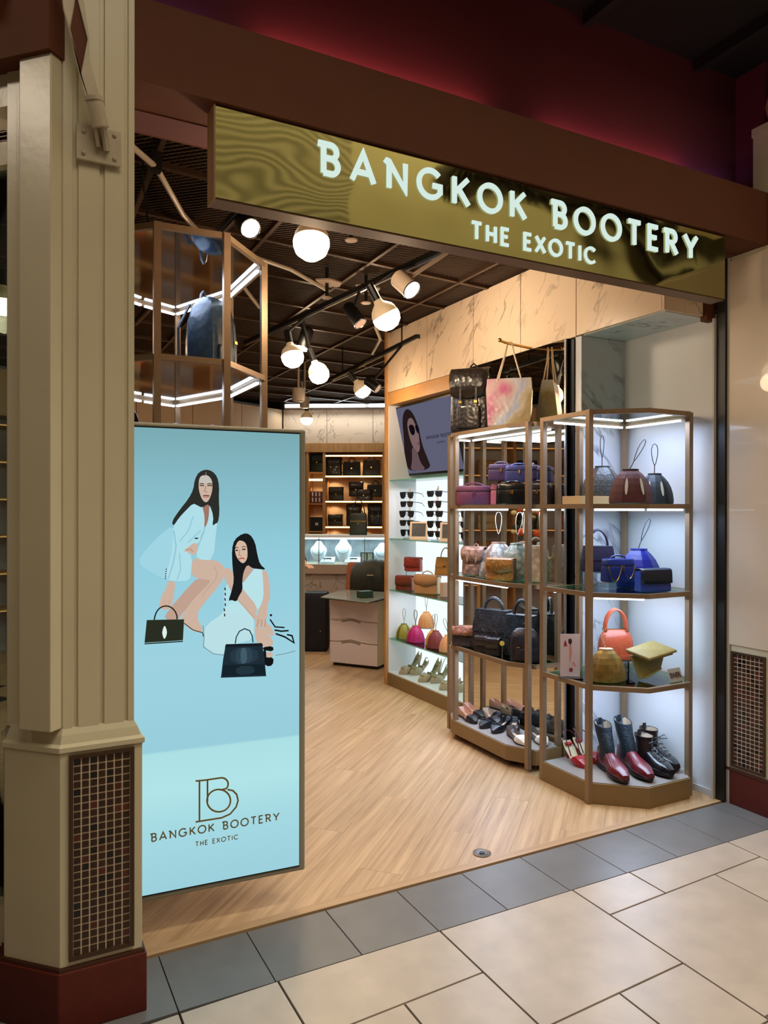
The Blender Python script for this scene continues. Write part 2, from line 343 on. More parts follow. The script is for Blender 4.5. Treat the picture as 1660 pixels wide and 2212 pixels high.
# slanted wall to the left with beige upper panels and product shelves (seen in the mirror)
LR = math.atan2(.40, .917)
lw = T('wall_left_rear', '', '', (FX, FY, 0), LR, kind='structure')    # local x from -7.2 to 0
O('base_wall', box((-7.2, .35, 0), (0, .42, 3.03)), WALLW, lw)
BEPA = mat('beige_panel', (226, 190, 150), .5, noise=.05, scale=4)
for i in range(9): O('upper_panel', box((-.8*i-.795, -.02, 2.46), (-.8*i-.005, .35, 2.93)), BEPA, lw)
lsh = T('product_shelving', 'long oak product shelving on the left rear wall, seen in the mirror', 'shelf', (FX, FY, 0), LR)
for i in range(10): O('upright', box((-.8*i-.52, -.01, 0), (-.8*i-.48, .345, 2.455)), OAK, lsh)
for z in (2.38, 2.0, 1.62, 1.24, .86, .48):
    sf = O('shelf_board', box((-7.2, 0, z-.025), (-.5, .34, z)), OAK, lsh)
    O('light_strip', box((-7.2, -.004, z-.02), (-.5, -.001, z-.012)), emis('led_strip_dim', (255, 190, 110), .9), sf)
S('wall_left', box((-3.6, 2.9, 0), (-3.5, 7.6, 3.03)), BEPA)
# shop ceiling
ce = T('ceiling', '', '', kind='structure')
CEIL = mat('ceiling_dark', (20, 15, 12), .9)
O('deck', box((-3.6, 2.66, 3.16), (8, 13, 3.2)), CEIL, ce)
MESH = mat('expanded_mesh_metal', (70, 52, 40), .5, metal=.3)
mm = MB(); sp = .040
def seg_in(p, q, x0, y0, x1, y1):
    # Liang-Barsky
    t0, t1 = 0, 1; d = (q[0]-p[0], q[1]-p[1])
    for pp, qq in ((-d[0], p[0]-x0), (d[0], x1-p[0]), (-d[1], p[1]-y0), (d[1], y1-p[1])):
        if abs(pp) < 1e-12:
            if qq < 0: return None
        else:
            t = qq/pp
            if pp < 0: t0 = max(t0, t)
            else: t1 = min(t1, t)
    return None if t0 >= t1 else ((p[0]+t0*d[0], p[1]+t0*d[1]), (p[0]+t1*d[0], p[1]+t1*d[1]))
for sgn in (1, -1):
    k = -8.0
    while k < 12:
        p, q = ((-1, k), (6, k+sgn*7*.95))
        r_ = seg_in(p, q, -.3, 2.68, 5.6, 9.8)
        if r_: mm.bar((r_[0][0], r_[0][1], 3.045+.004*sgn), (r_[1][0], r_[1][1], 3.045+.004*sgn), (.0075), .010)
        k += sp
O('mesh_panel', mm, MESH, ce, kind='stuff')
BARM = mat('ceiling_bar_metal', (84, 62, 48), .35, metal=.6)
for k in range(13):
    y = 2.95+.56*k; O('ceiling_bar', MB().bar((-.4, y-.25, 3.03), (5.6, y+.35, 3.03), .03, .03), BARM, ce)
for k in range(9):
    x = -.1+.7*k; O('ceiling_bar', MB().bar((x, 2.68, 3.026), (x+.15, 9.8, 3.026), .022, .03), BARM, ce)
pc = T('ceiling_conduit', 'pale metal conduit running under the dark mesh ceiling behind the sign', 'pipe', (.5, 3.0, 2.95))
O('pipe', MB().tube([(-.22, -.10, .03), (.1, .22, .0), (.3, .62, -.02), (.62, 1.15, 0), (1.2, 2.2, .03)], .013, 8), mat('pale_conduit', (200, 180, 160), .35, metal=.4), pc, smooth=True)
for q in ((.1, .22, .0), (.62, 1.15, 0)): O('clamp', MB().box((q[0]-.02, q[1]-.02, q[2]-.02), (q[0]+.02, q[1]+.02, .07)), DARKM, pc)
for nm, pts, lb in (('ceiling_conduit', [(2.3, 4.4, 2.9), (2.5, 4.9, 2.86), (2.75, 5.3, 2.88), (2.98, 5.9, 2.9)], 'thin bent conduit crossing to the marble bulkhead under the mesh ceiling'),
                    ('ceiling_conduit', [(1.2, 4.0, 2.93), (1.55, 4.15, 2.93), (1.9, 4.4, 2.92)], 'short pale conduit beside the black lighting track')):
    c_ = T(nm, lb, 'pipe', pts[0]); P0 = Vector(pts[0])
    O('pipe', MB().tube([Vector(p)-P0 for p in pts], .012, 8), mat('pale_conduit', (200, 180, 160)), c_, smooth=True)
for q in ((1.62, 3.45, 2.93), (2.15, 4.35, 2.9), (1.85, 4.3, 2.88)):
    j = T('junction_plate', ['pale metal junction plate where ceiling bars cross behind the sign', 'pale sprinkler plate near the marble bulkhead', 'ceiling sprinkler beside the black lighting track'][[1.62, 2.15, 1.85].index(q[0])], 'ceiling fitting', q)
    O('plate', MB().prism([(-.09, -.03), (-.02, -.08), (.08, -.05), (.1, .03), (0, .07)], .05, .06), mat('pale_plate', (190, 165, 145), .5), j)
    O('stem', MB().lathe([(.012, -.04), (.012, .15)], 8), DARKM, j); O('disc', MB().lathe([(.03, -.045), (.035, -.04), (.012, -.03)], 12), mat('pale_plate', (190, 165, 145)), j)

# ================================================================== FACADE: beam, cove panel, sign
S('trim_5', MB().box((.36, 2.33, 2.80), (3.335, 2.36, 3.055)).box((.36, 2.36, 2.80), (3.335, 2.62, 2.815)).box((3.34, 2.33, 2.80), (3.62, 2.36, 3.055)), BROWN)
S('wall_header', box((.36, 2.50, 2.796), (3.33, 2.64, 2.80)), mat('plum_header', (104, 62, 60), .7))
S('wall_header_upper', box((.36, 2.62, 2.80), (3.33, 2.66, 3.16)), BROWN)
PURP = mat('rose_cove_paint', (108, 46, 56), .8, noise=.06, scale=4, bump=.15, bscale=160)
S('wall_cove', MB().box((-.2, 2.62, 3.16), (3.52, 2.68, 3.80)).box((3.49, 2.45, 3.06), (3.52, 2.62, 3.80)), PURP)
S('trim_6', box((-.3, 2.36, 3.02), (3.5, 2.62, 3.05)), BROWN)
DKC = mat('black_green_soffit', (26, 26, 20), .9, noise=.3, scale=3)
sf_ = S('ceiling_mall', MB().box((-1.5, 1.55, 3.80), (4.6, 2.68, 3.9)), DKC)
pth = MB()
for k in range(7): pth.box((-.6+.75*k, 1.9+.02*(k % 2), 3.74), (-.56+.75*k, 2.6, 3.80))
O('soffit_rib', pth, DKC, sf_, kind='stuff')
# rose-coloured cove lamps standing on the beam top, hidden from below by the beam
for xx, ln, pw, cl in ((1.35, 1.0, 1.2, (1, .30, .26)), (2.62, .9, .8, (1, .33, .36)), (3.2, .4, .12, (.35, .25, 1)), (.5, .4, .10, (.4, .25, .9))):
    c_ = T('cove_lamp', '%s cove lamp lying on top of the brown beam%s' % ('rose' if cl[0] > .9 else 'violet', {1.35: ', longest one left of centre', 2.62: ', right of centre', 3.2: ' at its right end', .5: ' at its left end'}[xx]), 'light', (xx, 2.58, 3.052))
    O('housing', MB().box((-ln/2, -.02, 0), (ln/2, .02, .12)), DARKM, c_)
    light('AREA', 'cove_glow', (0, 0, .125), pw, cl, ln, (0, .04, .30), .02, parent=c_)

# sign box with gold mirror face
sg = T('shop_sign', 'gold mirror sign box with glowing white shop name above the entrance', 'sign', (.621, 2.345, 2.5005)); sg.scale = (.9196,)*3
gm = bpy.data.materials.new('gold_mirror_acrylic'); gm.use_nodes = True; N = gm.node_tree.nodes; L = gm.node_tree.links; b = N['Principled BSDF']
b.inputs['Base Color'].default_value = lin((172, 162, 112)); b.inputs['Metallic'].default_value = 1; b.inputs['Roughness'].default_value = .05
tc = N.new('ShaderNodeTexCoord'); n = N.new('ShaderNodeTexNoise'); n.inputs['Scale'].default_value = 1.7; n.inputs['Detail'].default_value = 1.5
bp = N.new('ShaderNodeBump'); bp.inputs['Strength'].default_value = .9; bp.inputs['Distance'].default_value = .018
L.new(tc.outputs['Object'], n.inputs[0]); L.new(n.outputs[0], bp.inputs['Height']); L.new(bp.outputs[0], b.inputs['Normal'])
O('sign_face', box((0, 0, 0), (2.642, .004, .322)), gm, sg)
O('sign_box', MB().box((0, .005, -.006), (2.642, .085, .322)), mat('sign_box_bronze', (122, 96, 78), .5, metal=.2), sg)
O('edge_trim', MB().box((-.006, -.004, -.008), (.0, .086, .322)), mat('sign_edge', (140, 110, 84), .5), sg)

# ---- stroke font
def arc(cx, cy, r, a0, a1, n=14, ry=None): return [(cx+r*math.cos(R(a0+(a1-a0)*i/n)), cy+(ry or r)*math.sin(R(a0+(a1-a0)*i/n))) for i in range(n+1)]
GLY = {
 'A': (.86, [[(0, 0), (.43, 1), (.86, 0)], [(.16, .31), (.70, .31)]]),
 'B': (.68, [[(-.10, 1), (.10, .94), (.10, 0)], [(-.10, 1), (.36, 1)]+arc(.36, .765, .235, 90, -90)[1:]+[(.10, .53)], [(.36, .53)]+arc(.38, .265, .265, 90, -90)+[(.10, 0)]]),
 'N': (.84, [[(-.08, 1), (.10, .88), (.10, 0)], [(.0, .98), (.10, .95), (.78, .03), (.78, 1)]]),
 'G': (1.0, [arc(.5, .5, .5, 42, 320, 22)+[(.93, .22), (.93, .46), (.60, .46)]]),
 'K': (.70, [[(.05, 0), (.05, 1)], [(.66, 1), (.07, .40)], [(.25, .56), (.70, 0)]]),
 'O': (1.0, [arc(.5, .5, .5, 0, 360, 28)]),
 'T': (.70, [[(0, 1), (.70, 1)], [(.35, 1), (.35, 0)]]),
 'E': (.56, [[(.56, 1), (.05, 1), (.05, 0), (.56, 0)], [(.05, .52), (.48, .52)]]),
 'R': (.72, [[(-.10, 1), (.10, .94), (.10, 0)], [(-.10, 1), (.38, 1)]+arc(.38, .745, .255, 90, -90)[1:]+[(.10, .49)], [(.36, .49), (.72, 0)]]),
 'Y': (.80, [[(0, 1), (.40, .45), (.80, 1)], [(.40, .45), (.40, 0)]]),
 'H': (.72, [[(.05, 0), (.05, 1)], [(.67, 0), (.67, 1)], [(.05, .5), (.67, .5)]]),
 'X': (.74, [[(0, 0), (.72, 1)], [(0, 1), (.74, 0)]]), 'I': (.14, [[(.07, 0), (.07, 1)]]),
 'C': (.9, [arc(.5, .5, .5, 45, 315, 20)]), ' ': (.42, []), 'F': (.54, [[(.54, 1), (.05, 1), (.05, 0)], [(.05, .52), (.46, .52)]]), 'L': (.5, [[(.05, 1), (.05, 0), (.5, 0)]]),
 'M': (.95, [[(.05, 0), (.05, 1), (.47, .3), (.9, 1), (.9, 0)]]), 'S': (.6, [arc(.32, .75, .25, 50, 270, 10)+arc(.30, .25, .25, 90, -130, 10)])}
def ribbon(mb, pts, w, y0, y1, f):
    P = [Vector((p[0], p[1])) for p in pts]; closed = (P[0]-P[-1]).length < 1e-6
    if closed: P = P[:-1]
    n = len(P); Ls, Rs = [], []
    for i, p in enumerate(P):
        a = P[i-1] if (i > 0 or closed) else None; c = P[(i+1) % n] if (i < n-1 or closed) else None
        d1 = (p-a).normalized() if a is not None else (c-p).normalized(); d2 = (c-p).normalized() if c is not None else d1
        n1 = Vector((-d1.y, d1.x)); n2 = Vector((-d2.y, d2.x)); m_ = n1+n2
        m_ = n1 if m_.length < .2 else m_.normalized(); k = 1/max(.45, m_.dot(n1))
        e = (d1*(-w*.0)) if not closed else Vector((0, 0))
        Ls.append(p+m_*w/2*k); Rs.append(p-m_*w/2*k)
    vs = []
    for q in Ls+Rs: vs.append(f(q.x, q.y, y0))
    for q in Ls+Rs: vs.append(f(q.x, q.y, y1))
    fs = []; m = 2*n
    for i in range(n if closed else n-1):
        j = (i+1) % n
        fs += [(i, j, n+j, n+i), (m+i, m+n+i, m+n+j, m+j), (i, m+i, m+j, j), (n+i, n+j, m+n+j, m+n+i)]
    if not closed: fs += [(0, n, m+n, m), (n-1, m+n-1, m+2*n-1, 2*n-1)]
    mb.add(vs, fs)
def text(word, x0, x1, z0, cap, w, y0, y1, parent, m, name='letter', f=None, per=True):
    f = f or (lambda x, z, y: (x, y, z)); tot = sum(GLY[c][0] for c in word)*cap; gap = ((x1-x0)-tot)/(len(word)-1); x = x0; allm = MB()
    for c in word:
        adv, sts = GLY[c]; mb = MB() if per else allm
        for k, st in enumerate(sts): ribbon(mb, [(x+p[0]*cap, z0+p[1]*cap) for p in st], w, y0-.00006*k, y1, f)
        if per and sts: O(name, mb, m, parent)
        x += adv*cap+gap
    if not per: O(name, allm, m, parent)
LET = emis('sign_letter_white', (214, 236, 226), .98)
text('BANGKOK BOOTERY', .395, 2.425, .170, .107, .0205, -.009, -.001, sg, LET)
text('THE EXOTIC', 1.073, 1.752, .042, .066, .0135, -.008, -.001, sg, LET)

# ================================================================== LEFT COLUMN
cm = T('column', 'cream panelled column with dark mosaic inset and dark red base at the left of the entrance', 'column', (.2, 2.4, 0))
CX, CY = .2, 2.4
def cpoly(pl): return [(x-CX, y-CY) for x, y in pl]
def ccol(o, ext=0): return cpoly([(.390+ext, 2.56), (.390+ext, 2.30-ext), (.163-ext*.4, 2.30-ext), (.022-ext, 2.441-ext*.4), (.022-ext, 2.56)])
O('base', MB().prism(ccol(0, .012), 0, .175), REDB, cm, bevel=.004)
O('base_top', MB().prism(ccol(0, .006), .175, .186), mat('red_brown_lip', (70, 34, 20), .5), cm)
O('pedestal', MB().prism(ccol(0, 0), .186, .80), CREAM, cm, bevel=.002)
O('moulding', MB().loft([[(x-CX, y-CY, z) for x, y in ((.390+e, 2.56), (.390+e, 2.30-e), (.163-e*.4, 2.30-e), (.022-e, 2.441-e*.4), (.022-e, 2.56))] for e, z in ((0, .80), (.006, .805), (.006, .818), (-.004, .826), (-.012, .85), (-.021, .868))]), CREAM, cm)
shp = [(.369, 2.56), (.369, 2.32), (.352, 2.32), (.350, 2.327), (.342, 2.327), (.340, 2.32), (.285, 2.32), (.283, 2.327), (.272, 2.327), (.270, 2.32), (.213, 2.32), (.211, 2.327), (.199, 2.327), (.197, 2.32), (.172, 2.32), (.052, 2.44), (.03, 2.46), (.03, 2.56)]
O('shaft', MB().prism(cpoly(shp), .86, 4.2), CREAM, cm)
# raised pilaster board on the chamfer
q = .7071; P0 = Vector((.172, 2.32)); d = Vector((-q, q)); nrm = Vector((-q, -q))
bp_ = [P0+d*.004, P0+d*.004+nrm*.045, P0+d*.115+nrm*.045, P0+d*.115]
O('pilaster', MB().prism([(p.x-CX, p.y-CY) for p in bp_], .868, 2.795), CREAM, cm, bevel=.003)
# mosaic
MOSM = [mat('mosaic_brown', (54, 31, 18), .35, noise=.2, scale=40, objvar=.2), mat('mosaic_black', (14, 9, 10), .2), mat('mosaic_red', (78, 34, 22), .35, objvar=.15)]
GROUT = mat('mosaic_grout', (206, 186, 162), .7)
def mosaic(parent, org, ex, n_, w, h, nx, nz, seedv):
    """org: lower-left corner, ex: direction along the wall, n_: outward normal"""
    rnd = random.Random(seedv); org = Vector(org); ex = Vector(ex); n_ = Vector(n_); ez = Vector((0, 0, 1))
    fm = MB()
    def slab(mb, a0, a1, b0, b1, d0, d1):
        mb.add([org+ex*a+ez*b_+n_*dd for dd in (d0, d1) for a, b_ in ((a0, b0), (a1, b0), (a1, b1), (a0, b1))], [(3,2,1,0),(4,5,6,7),(0,1,5,4),(1,2,6,5),(2,3,7,6),(3,0,4,7)])
    t = .011
    slab(fm, 0, w, 0, t, 0, .008); slab(fm, 0, w, h-t, h, 0, .008); slab(fm, 0, t, t, h-t, 0, .008); slab(fm, w-t, w, t, h-t, 0, .008)
    fr = O('mosaic_frame', fm, mat('dark_bronze_frame', (64, 42, 26), .4), parent)
    gr = MB(); slab(gr, t, w-t, t, h-t, 0, .0015); O('grout', gr, GROUT, fr)
    cw, ch = (w-2*t)/nx, (h-2*t)/nz; g = .0021; tb = MB()
    slab(tb, g, cw-g, g, ch-g, .0016, .0028); me = None; mes = {}
    for i in range(nx):
        for k in range(nz):
            r_ = rnd.random(); mi = 1 if r_ < .10 else (2 if r_ < .2 else 0)
            off = ex*(t+i*cw)+ez*(t+k*ch)
            if mi not in mes:
                tt = MB(); slab(tt, g, cw-g, g, ch-g, .0016, .0028); o = O('mosaic_tile', tt, MOSM[mi], fr, loc=off); mes[mi] = o.data
            else: O('mosaic_tile', mes[mi], MOSM[mi], fr, loc=off)
mosaic(cm, (.186-CX, 2.30-CY, .202), (1, 0, 0), (0, -1, 0), .180, .592, 7, 26, 3)
# bracket arm with anchor plate on the column front
br = T('awning_bracket', 'white painted metal strut ending in a forked end on a bolted plate on the column', 'bracket', (.27, 2.315, 2.57))
WP = mat('aged_white_metal', (186, 172, 148), .4, noise=.15, scale=25)
O('anchor_plate', MB().prism([(-.065, -.012), (.058, -.012), (.058, -.002), (-.065, -.002)], -.055, .048), WP, br, bevel=.002)
for q in ((-.045, .028), (.040, .034), (-.045, -.035), (.040, -.035)): O('bolt', MB().lathe([(.006, 0), (.006, .005), (.003, .007)], 8, (q[0], -.012, q[1]), (0, -1, 0)), WP, br)
O('fork', MB().bar((-.002, -.02, -.012), (-.016, -.045, .05), .008, .03).bar((.018, -.02, -.020), (.004, -.045, .05), .008, .03), WP, br)
O('pipe', MB().tube([(-.002, -.05, .030), (-.022, -.06, .100)], .023, 12).tube([(-.021, -.06, .096), (-.023, -.062, .106)], .026, 12), WP, br, smooth=True)
bq = lambda p: ((p[0]/3.16-219)*.00125, (1042-p[1])/3.16*.00133-.048)
O('brown_inset', MB().loft([[(bq(p)[0], y_, bq(p)[1]) for p in [(515, 15), (480, 250), (545, 550), (592, 300)]] for y_ in (-.060, -.052)]), BROWN, br)
for nm, pl in (('strut_arm', [(395, -60), (520, -60), (515, 20), (475, 250), (545, 545), (598, 700), (575, 700), (430, 140), (424, 80)]), ('strut_arm', [(520, -60), (548, -60), (602, 290), (600, 420), (684, 700), (598, 700), (546, 545), (590, 300), (515, 20)])):
    O(nm, MB().loft([[(bq(p)[0], y_, bq(p)[1]) for p in pl] for y_ in (-.066, -.058)]), WP, br, bevel=.002)
# dark back board behind pedestal and beam of the neighbouring window wall
S('trim_7', box((.385, 2.57, 0), (.405, 2.66, .79)), mat('dark_red_board', (48, 14, 12), .5))
nb = T('wall_side_header', '', '', (.03, 2.44, 0), R(135), kind='structure')
O('beam', box((-.188, -.06, 2.795), (3, .045, 3.6)), BROWN, nb)
O('lintel', box((.0, -.13, 2.70), (3, -.02, 2.83)), CREAM, nb)
O('window_rail', box((.03, -.12, 2.55), (3, -.06, 2.62)), CREAM, nb)
O('glass_pane', box((.03, -.10, .3), (3, -.09, 2.55)), GL, nb)
O('window_sill', box((.03, -.13, 0), (3, -.05, .3)), CREAM, nb)

# ================================================================== RIGHT PIER
rp = T('wall_pier', 'cream wall pier with a small mosaic inset and dark red base at the right edge', 'column', (3.335, 2.3, 0))
O('base', box((0, -2.6, 0), (.5, .248, .175)), REDB, rp, bevel=.003)
O('pier_body', box((.006, -2.6, .175), (.5, .246, 2.80)), CREAM, rp)
O('base_lip', box((-.004, -2.6, .172), (.02, .248, .186)), mat('red_brown_lip', (70, 34, 20)), rp)
O('white_panel', box((-.002, -.9, .815), (.01, .236, 2.78)), mat('glossy_cream_panel', (208, 190, 168), .32, bump=.06, bscale=14, coat=.3), rp, bevel=.003)
mosaic(rp, (.006, .222, .195), (0, -1, 0), (-1, 0, 0), .19, .588, 7, 26, 9)
cp = T('pier_capital', 'warm cream block with a round ball finial above the beam at the right edge', 'finial', (3.345, 2.2, 3.06))
O('block', box((0.004, -.4, 0), (.35, .215, .30)), CREAM, cp); O('cap', box((-.002, -.4, .30), (.35, .222, .345)), CREAM, cp, bevel=.004)
O('ball', MB().ball((.105, .10, .445), .10, 20), mat('gold_cream_ball', (190, 150, 92), .3), cp, smooth=True)
# unseen gallery front opposite; slats and rails added for the sign to reflect
gf = T('wall_gallery', '', '', (0, -2.4, 0), kind='structure')
GC = mat('gallery_cream', (206, 200, 170), .8, emit=0)
O('fascia', box((-5, -.2, 4.3), (16, 0, 9)), GC, gf); O('lower_wall', box((-5, -.2, 0), (16, 0, 3.0)), mat('gallery_brown', (70, 50, 34), .8), gf)
O('soffit', box((-5, -.9, 3.0), (16, -.2, 4.3)), mat('gallery_brown', (70, 50, 34)), gf)
lb_ = MB()
for k in range(22): lb_.box((1.0, .02, 4.30+.075*k), (3.3, .05, 4.325+.075*k))
O('reflection_louvre', lb_, mat('louvre_pale', (255, 250, 225), .5), gf, kind='stuff'); O('reflection_louvre_back', box((1.0, .0, 4.28), (3.3, .02, 6.0)), BLK, gf)
bal = MB()
for k in range(26): bal.box((4.4+.16*k, .02, 5.08), (4.46+.16*k+.02*(k % 3), .06, 5.42))
bal.bar((6.2, .1, 5.2), (10.5, .1, 4.1), .12, .12); bal.bar((4.2, .1, 5.46), (9.5, .1, 5.46), .1, .12)
O('reflection_baluster', bal, mat('gallery_dark', (30, 14, 8), .6), gf, kind='stuff')
light('AREA', 'gallery_fill', (4, -.4, 8.8), 520, (1, .90, .70), 6, (4.2, -2.4, 4.6), 1.2)  # added fill, brightens the gallery front that the sign mirrors

# ================================================================== LED SCREEN (portrait advert)
H = (0.001558527755573546, 1.907882025340151e-06, -1.0267596031027832, -0.00033033460673559145, -0.001498320749739113, 3.1481908379349135, -0.00022135150070533446, -9.478857499785873e-07)
def HM(x, y):                       # digitised picture coordinates -> metres on the panel
    w = H[6]*x+H[7]*y+1; return ((H[0]*x+H[1]*y+H[2])/w, (H[3]*x+H[4]*y+H[5])/w)
c4 = lambda p: HM(290+p[0]*.24406, 960+p[1]*.24412)
c5 = lambda p: HM(290+p[0]*.23494, 1460+p[1]*.23496)
ds = T('display_screen', 'tall portrait advertising screen, pale blue, with two women in white and black handbags', 'screen', (1.035, 2.62, 0), -math.atan2(.0732, .9973))
O('housing', box((-.735, .003, .133), (.007, .075, 1.806)), mat('screen_frame_taupe', (160, 156, 140), .45, metal=.2), ds, bevel=.008)
O('bezel', box((-.722, .0, .153), (-.016, .004, 1.792)), BLK, ds)
sm = bpy.data.materials.new('screen_picture'); sm.use_nodes = True; N = sm.node_tree.nodes; L = sm.node_tree.links; N.clear()
o_ = N.new('ShaderNodeOutputMaterial'); e_ = N.new('ShaderNodeEmission'); tc = N.new('ShaderNodeTexCoord'); sx = N.new('ShaderNodeSeparateXYZ')
cr = N.new('ShaderNodeValToRGB'); mr = N.new('ShaderNodeMapRange'); mr.inputs[1].default_value = .155; mr.inputs[2].default_value = 1.79
L.new(tc.outputs['Object'], sx.inputs[0]); L.new(sx.outputs[2], mr.inputs[0]); L.new(mr.outputs[0], cr.inputs[0]); L.new(cr.outputs[0], e_.inputs[0]); L.new(e_.outputs[0], o_.inputs[0])
el = cr.color_ramp.elements; el[0].position = 0; el[0].color = lin((156, 208, 220)); el[1].position = 1; el[1].color = lin((122, 170, 178))
for p_, c_ in ((.12, (164, 216, 226)), (.22, (176, 228, 232)), (.30, (172, 224, 228)), (.305, (152, 206, 220)), (.5, (158, 210, 224)), (.72, (146, 204, 220)), (.9, (132, 184, 196))):
    q = el.new(p_); q.color = lin(c_)
e_.inputs[1].default_value = 1.0
O('picture', MB().add([(-.718, -.0012, .158), (-.0185, -.0012, .158), (-.0185, -.0012, 1.787), (-.718, -.0012, 1.787)], [(0, 1, 2, 3)]), sm, ds)
art = T('art', '', '')
bpy.data.objects.remove(art)
_ly = [0]
def shape(name, pts, col, conv=c4, smooth=1, lay=None):
    """flat printed shape; corner-cutting keeps outlines soft"""
    P = [Vector(conv(p)) for p in pts]
    for _ in range(smooth):
        Q = []
        for i in range(len(P)):
            a, b = P[i], P[(i+1) % len(P)]; Q += [a*.75+b*.25, a*.25+b*.75]
        P = Q
    _ly[0] += 1; y = -.0014-.00004*_ly[0]
    O(name, MB().add([(p.x, y, p.y) for p in P], [tuple(range(len(P)))]), emis('print_%02x%02x%02x' % col, col, 1.0), ds)
def line(name, pts, w, col, conv=c4):
    mb = MB(); _ly[0] += 1; y = -.0014-.00004*_ly[0]
    ribbon(mb, [conv(p) for p in pts], w, y, y+.00002, lambda a, b_, c: (a, c, b_)); O(name, mb, emis('print_%02x%02x%02x' % col, col, 1.0), ds)
SK, SK2, SKD = (205, 178, 160), (192, 160, 142), (160, 116, 98); HR = (44, 46, 42); JK = (176, 222, 232); JKS = (146, 200, 216); WT = (205, 232, 234)
# standing woman
shape('printed_skirt', [(40,1060),(60,980),(150,880),(250,780),(345,715),(480,900),(500,1200),(290,1200),(150,1130)], (160, 212, 226))
shape('printed_leg', [(560,1180),(700,1170),(680,1250),(520,1390),(420,1500),(380,1560),(260,1545),(300,1470),(400,1350),(480,1260)], SK2)
shape('printed_leg', [(515,1000),(600,1020),(720,1020),(800,1075),(792,1190),(700,1310),(620,1400),(545,1510),(610,1640),(600,1665),(510,1650),(430,1580),(405,1545),(480,1420),(600,1290),(690,1200),(600,1192),(495,1160)], SK)
line('printed_leg_shade', [(705,1070),(732,1130),(722,1190),(660,1262),(600,1340)], .003, (192, 162, 144))
line('printed_sandal', [(440,1580),(520,1640),(605,1665),(612,1700)], .003, HR)
shape('printed_jacket', [(545,495),(600,540),(625,640),(622,745),(590,800),(580,870),(520,880),(445,935),(515,985),(500,1160),(480,1205),(370,1210),(268,1190),(330,980),(345,820),(345,720),(400,630),(470,560),(505,510)], JK)
shape('printed_jacket_front', [(664,540),(690,600),(742,650),(725,760),(700,1020),(590,1022),(542,985),(585,870),(630,750)], JK)
line('printed_fold', [(350,760),(370,900),(345,1050),(300,1190)], .005, JKS)
line('printed_fold', [(520,640),(480,760),(400,860)], .004, JKS); line('printed_fold', [(590,760),(470,870)], .004, JKS)
line('printed_fold', [(400,960),(410,1100),(380,1200)], .004, JKS)
shape('printed_chest', [(596,500),(660,500),(664,600),(650,690),(618,748),(624,640),(605,560)], SKD)
shape('printed_hand', [(295,1205),(366,1208),(352,1330),(338,1400),(330,1445),(262,1470),(235,1440),(212,1445),(240,1340),(282,1270)], SK)
for a in (255, 280, 305): line('printed_finger', [(a+8, 1375), (a-8, 1450)], .0018, SK2)
shape('printed_hand', [(432,942),(490,898),(528,868),(566,885),(560,930),(535,985),(500,965),(470,950)], SK)
line('printed_finger', [(455, 932), (500, 925), (520, 950)], .0018, SKD)
shape('printed_hair', [(632,220),(690,235),(735,285),(752,370),(748,480),(755,600),(742,690),(718,700),(690,722),(702,640),(665,520),(600,560),(560,540),(520,520),(450,590),(395,650),(345,725),(332,680),(400,580),(480,480),(522,400),(535,310),(570,245)], HR)
shape('printed_face', [(580,290),(604,272),(655,272),(690,320),(692,400),(674,465),(650,508),(622,512),(592,472),(570,400),(570,330)], SK)
shape('printed_forehead', [(580,292),(604,274),(655,274),(688,320),(690,345),(574,345)], (196, 192, 182))
line('printed_parting', [(633,245),(636,272)], .002, (150, 140, 130))
for a, b_ in ((578, 618), (645, 690)):
    line('printed_brow', [(a, 350), ((a+b_)/2, 344), (b_, 352)], .0028, HR); line('printed_eye', [(a+2, 366), ((a+b_)/2, 360), (b_-2, 368)], .0036, (60, 44, 38))
line('printed_nose', [(632, 370), (622, 415), (645, 420)], .0024, SKD); line('printed_lips', [(607,455),(635,452),(665,456)], .0045, (112, 62, 56)); line('printed_lips', [(615,468),(655,468)], .004, (196, 132, 124))
line('printed_button', [(535,830),(565,830)], .005, HR)
for k in range(5): line('printed_button', [(280-2*k, 1100+20*k), (286-2*k, 1108+20*k)], .004, HR)
# sitting woman
shape('printed_dress_skirt', [(800,1440),(960,1480),(1055,1500),(1062,1720),(900,1760),(800,1850),(740,1860),(625,1810),(608,1680),(640,1590),(780,1500)], (186, 224, 230))
line('printed_hem', [(608,1600),(618,1700),(612,1790),(700,1850),(790,1862)], .003, (120, 150, 160)); line('printed_train', [(1250,1865),(1330,1850),(1425,1825)], .003, (120, 150, 160))
shape('printed_dress_top', [(1060,1095),(1135,1090),(1150,1250),(1135,1400),(1062,1500),(960,1500),(800,1490),(800,1400),(870,1390),(800,1230),(880,1130),(960,1220)], (184, 226, 232))
shape('printed_dress_back', [(800,1240),(870,1300),(880,1390),(800,1450),(790,1400)], JK)
for k in range(6): line('printed_button', [(800+4*(k % 2)-6*(k>3), 1265+46*k), (806-6*(k>3), 1290+46*k)], .0045, HR)
shape('printed_chest', [(960,1050),(1010,1045),(1062,1100),(995,1180),(958,1235),(950,1150)], (196, 162, 146))
shape('printed_leg', [(1060,1600),(1120,1610),(1225,1720),(1228,1785),(1130,1790),(1075,1745)], SK)
shape('printed_arm', [(1128,1108),(1180,1118),(1208,1330),(1178,1420),(1175,1540),(1140,1590),(1075,1625),(1068,1590),(1090,1480),(1145,1370),(1140,1200)], SK)
shape('printed_arm', [(775,1108),(830,1084),(866,1115),(905,1190),(960,1280),(1095,1440),(1065,1510),(1200,1590),(1242,1680),(1205,1702),(1055,1540),(940,1405),(860,1290),(800,1200)], SK)
line('printed_arm_shade', [(835,1250),(930,1390),(1060,1530)], .0035, SK2)
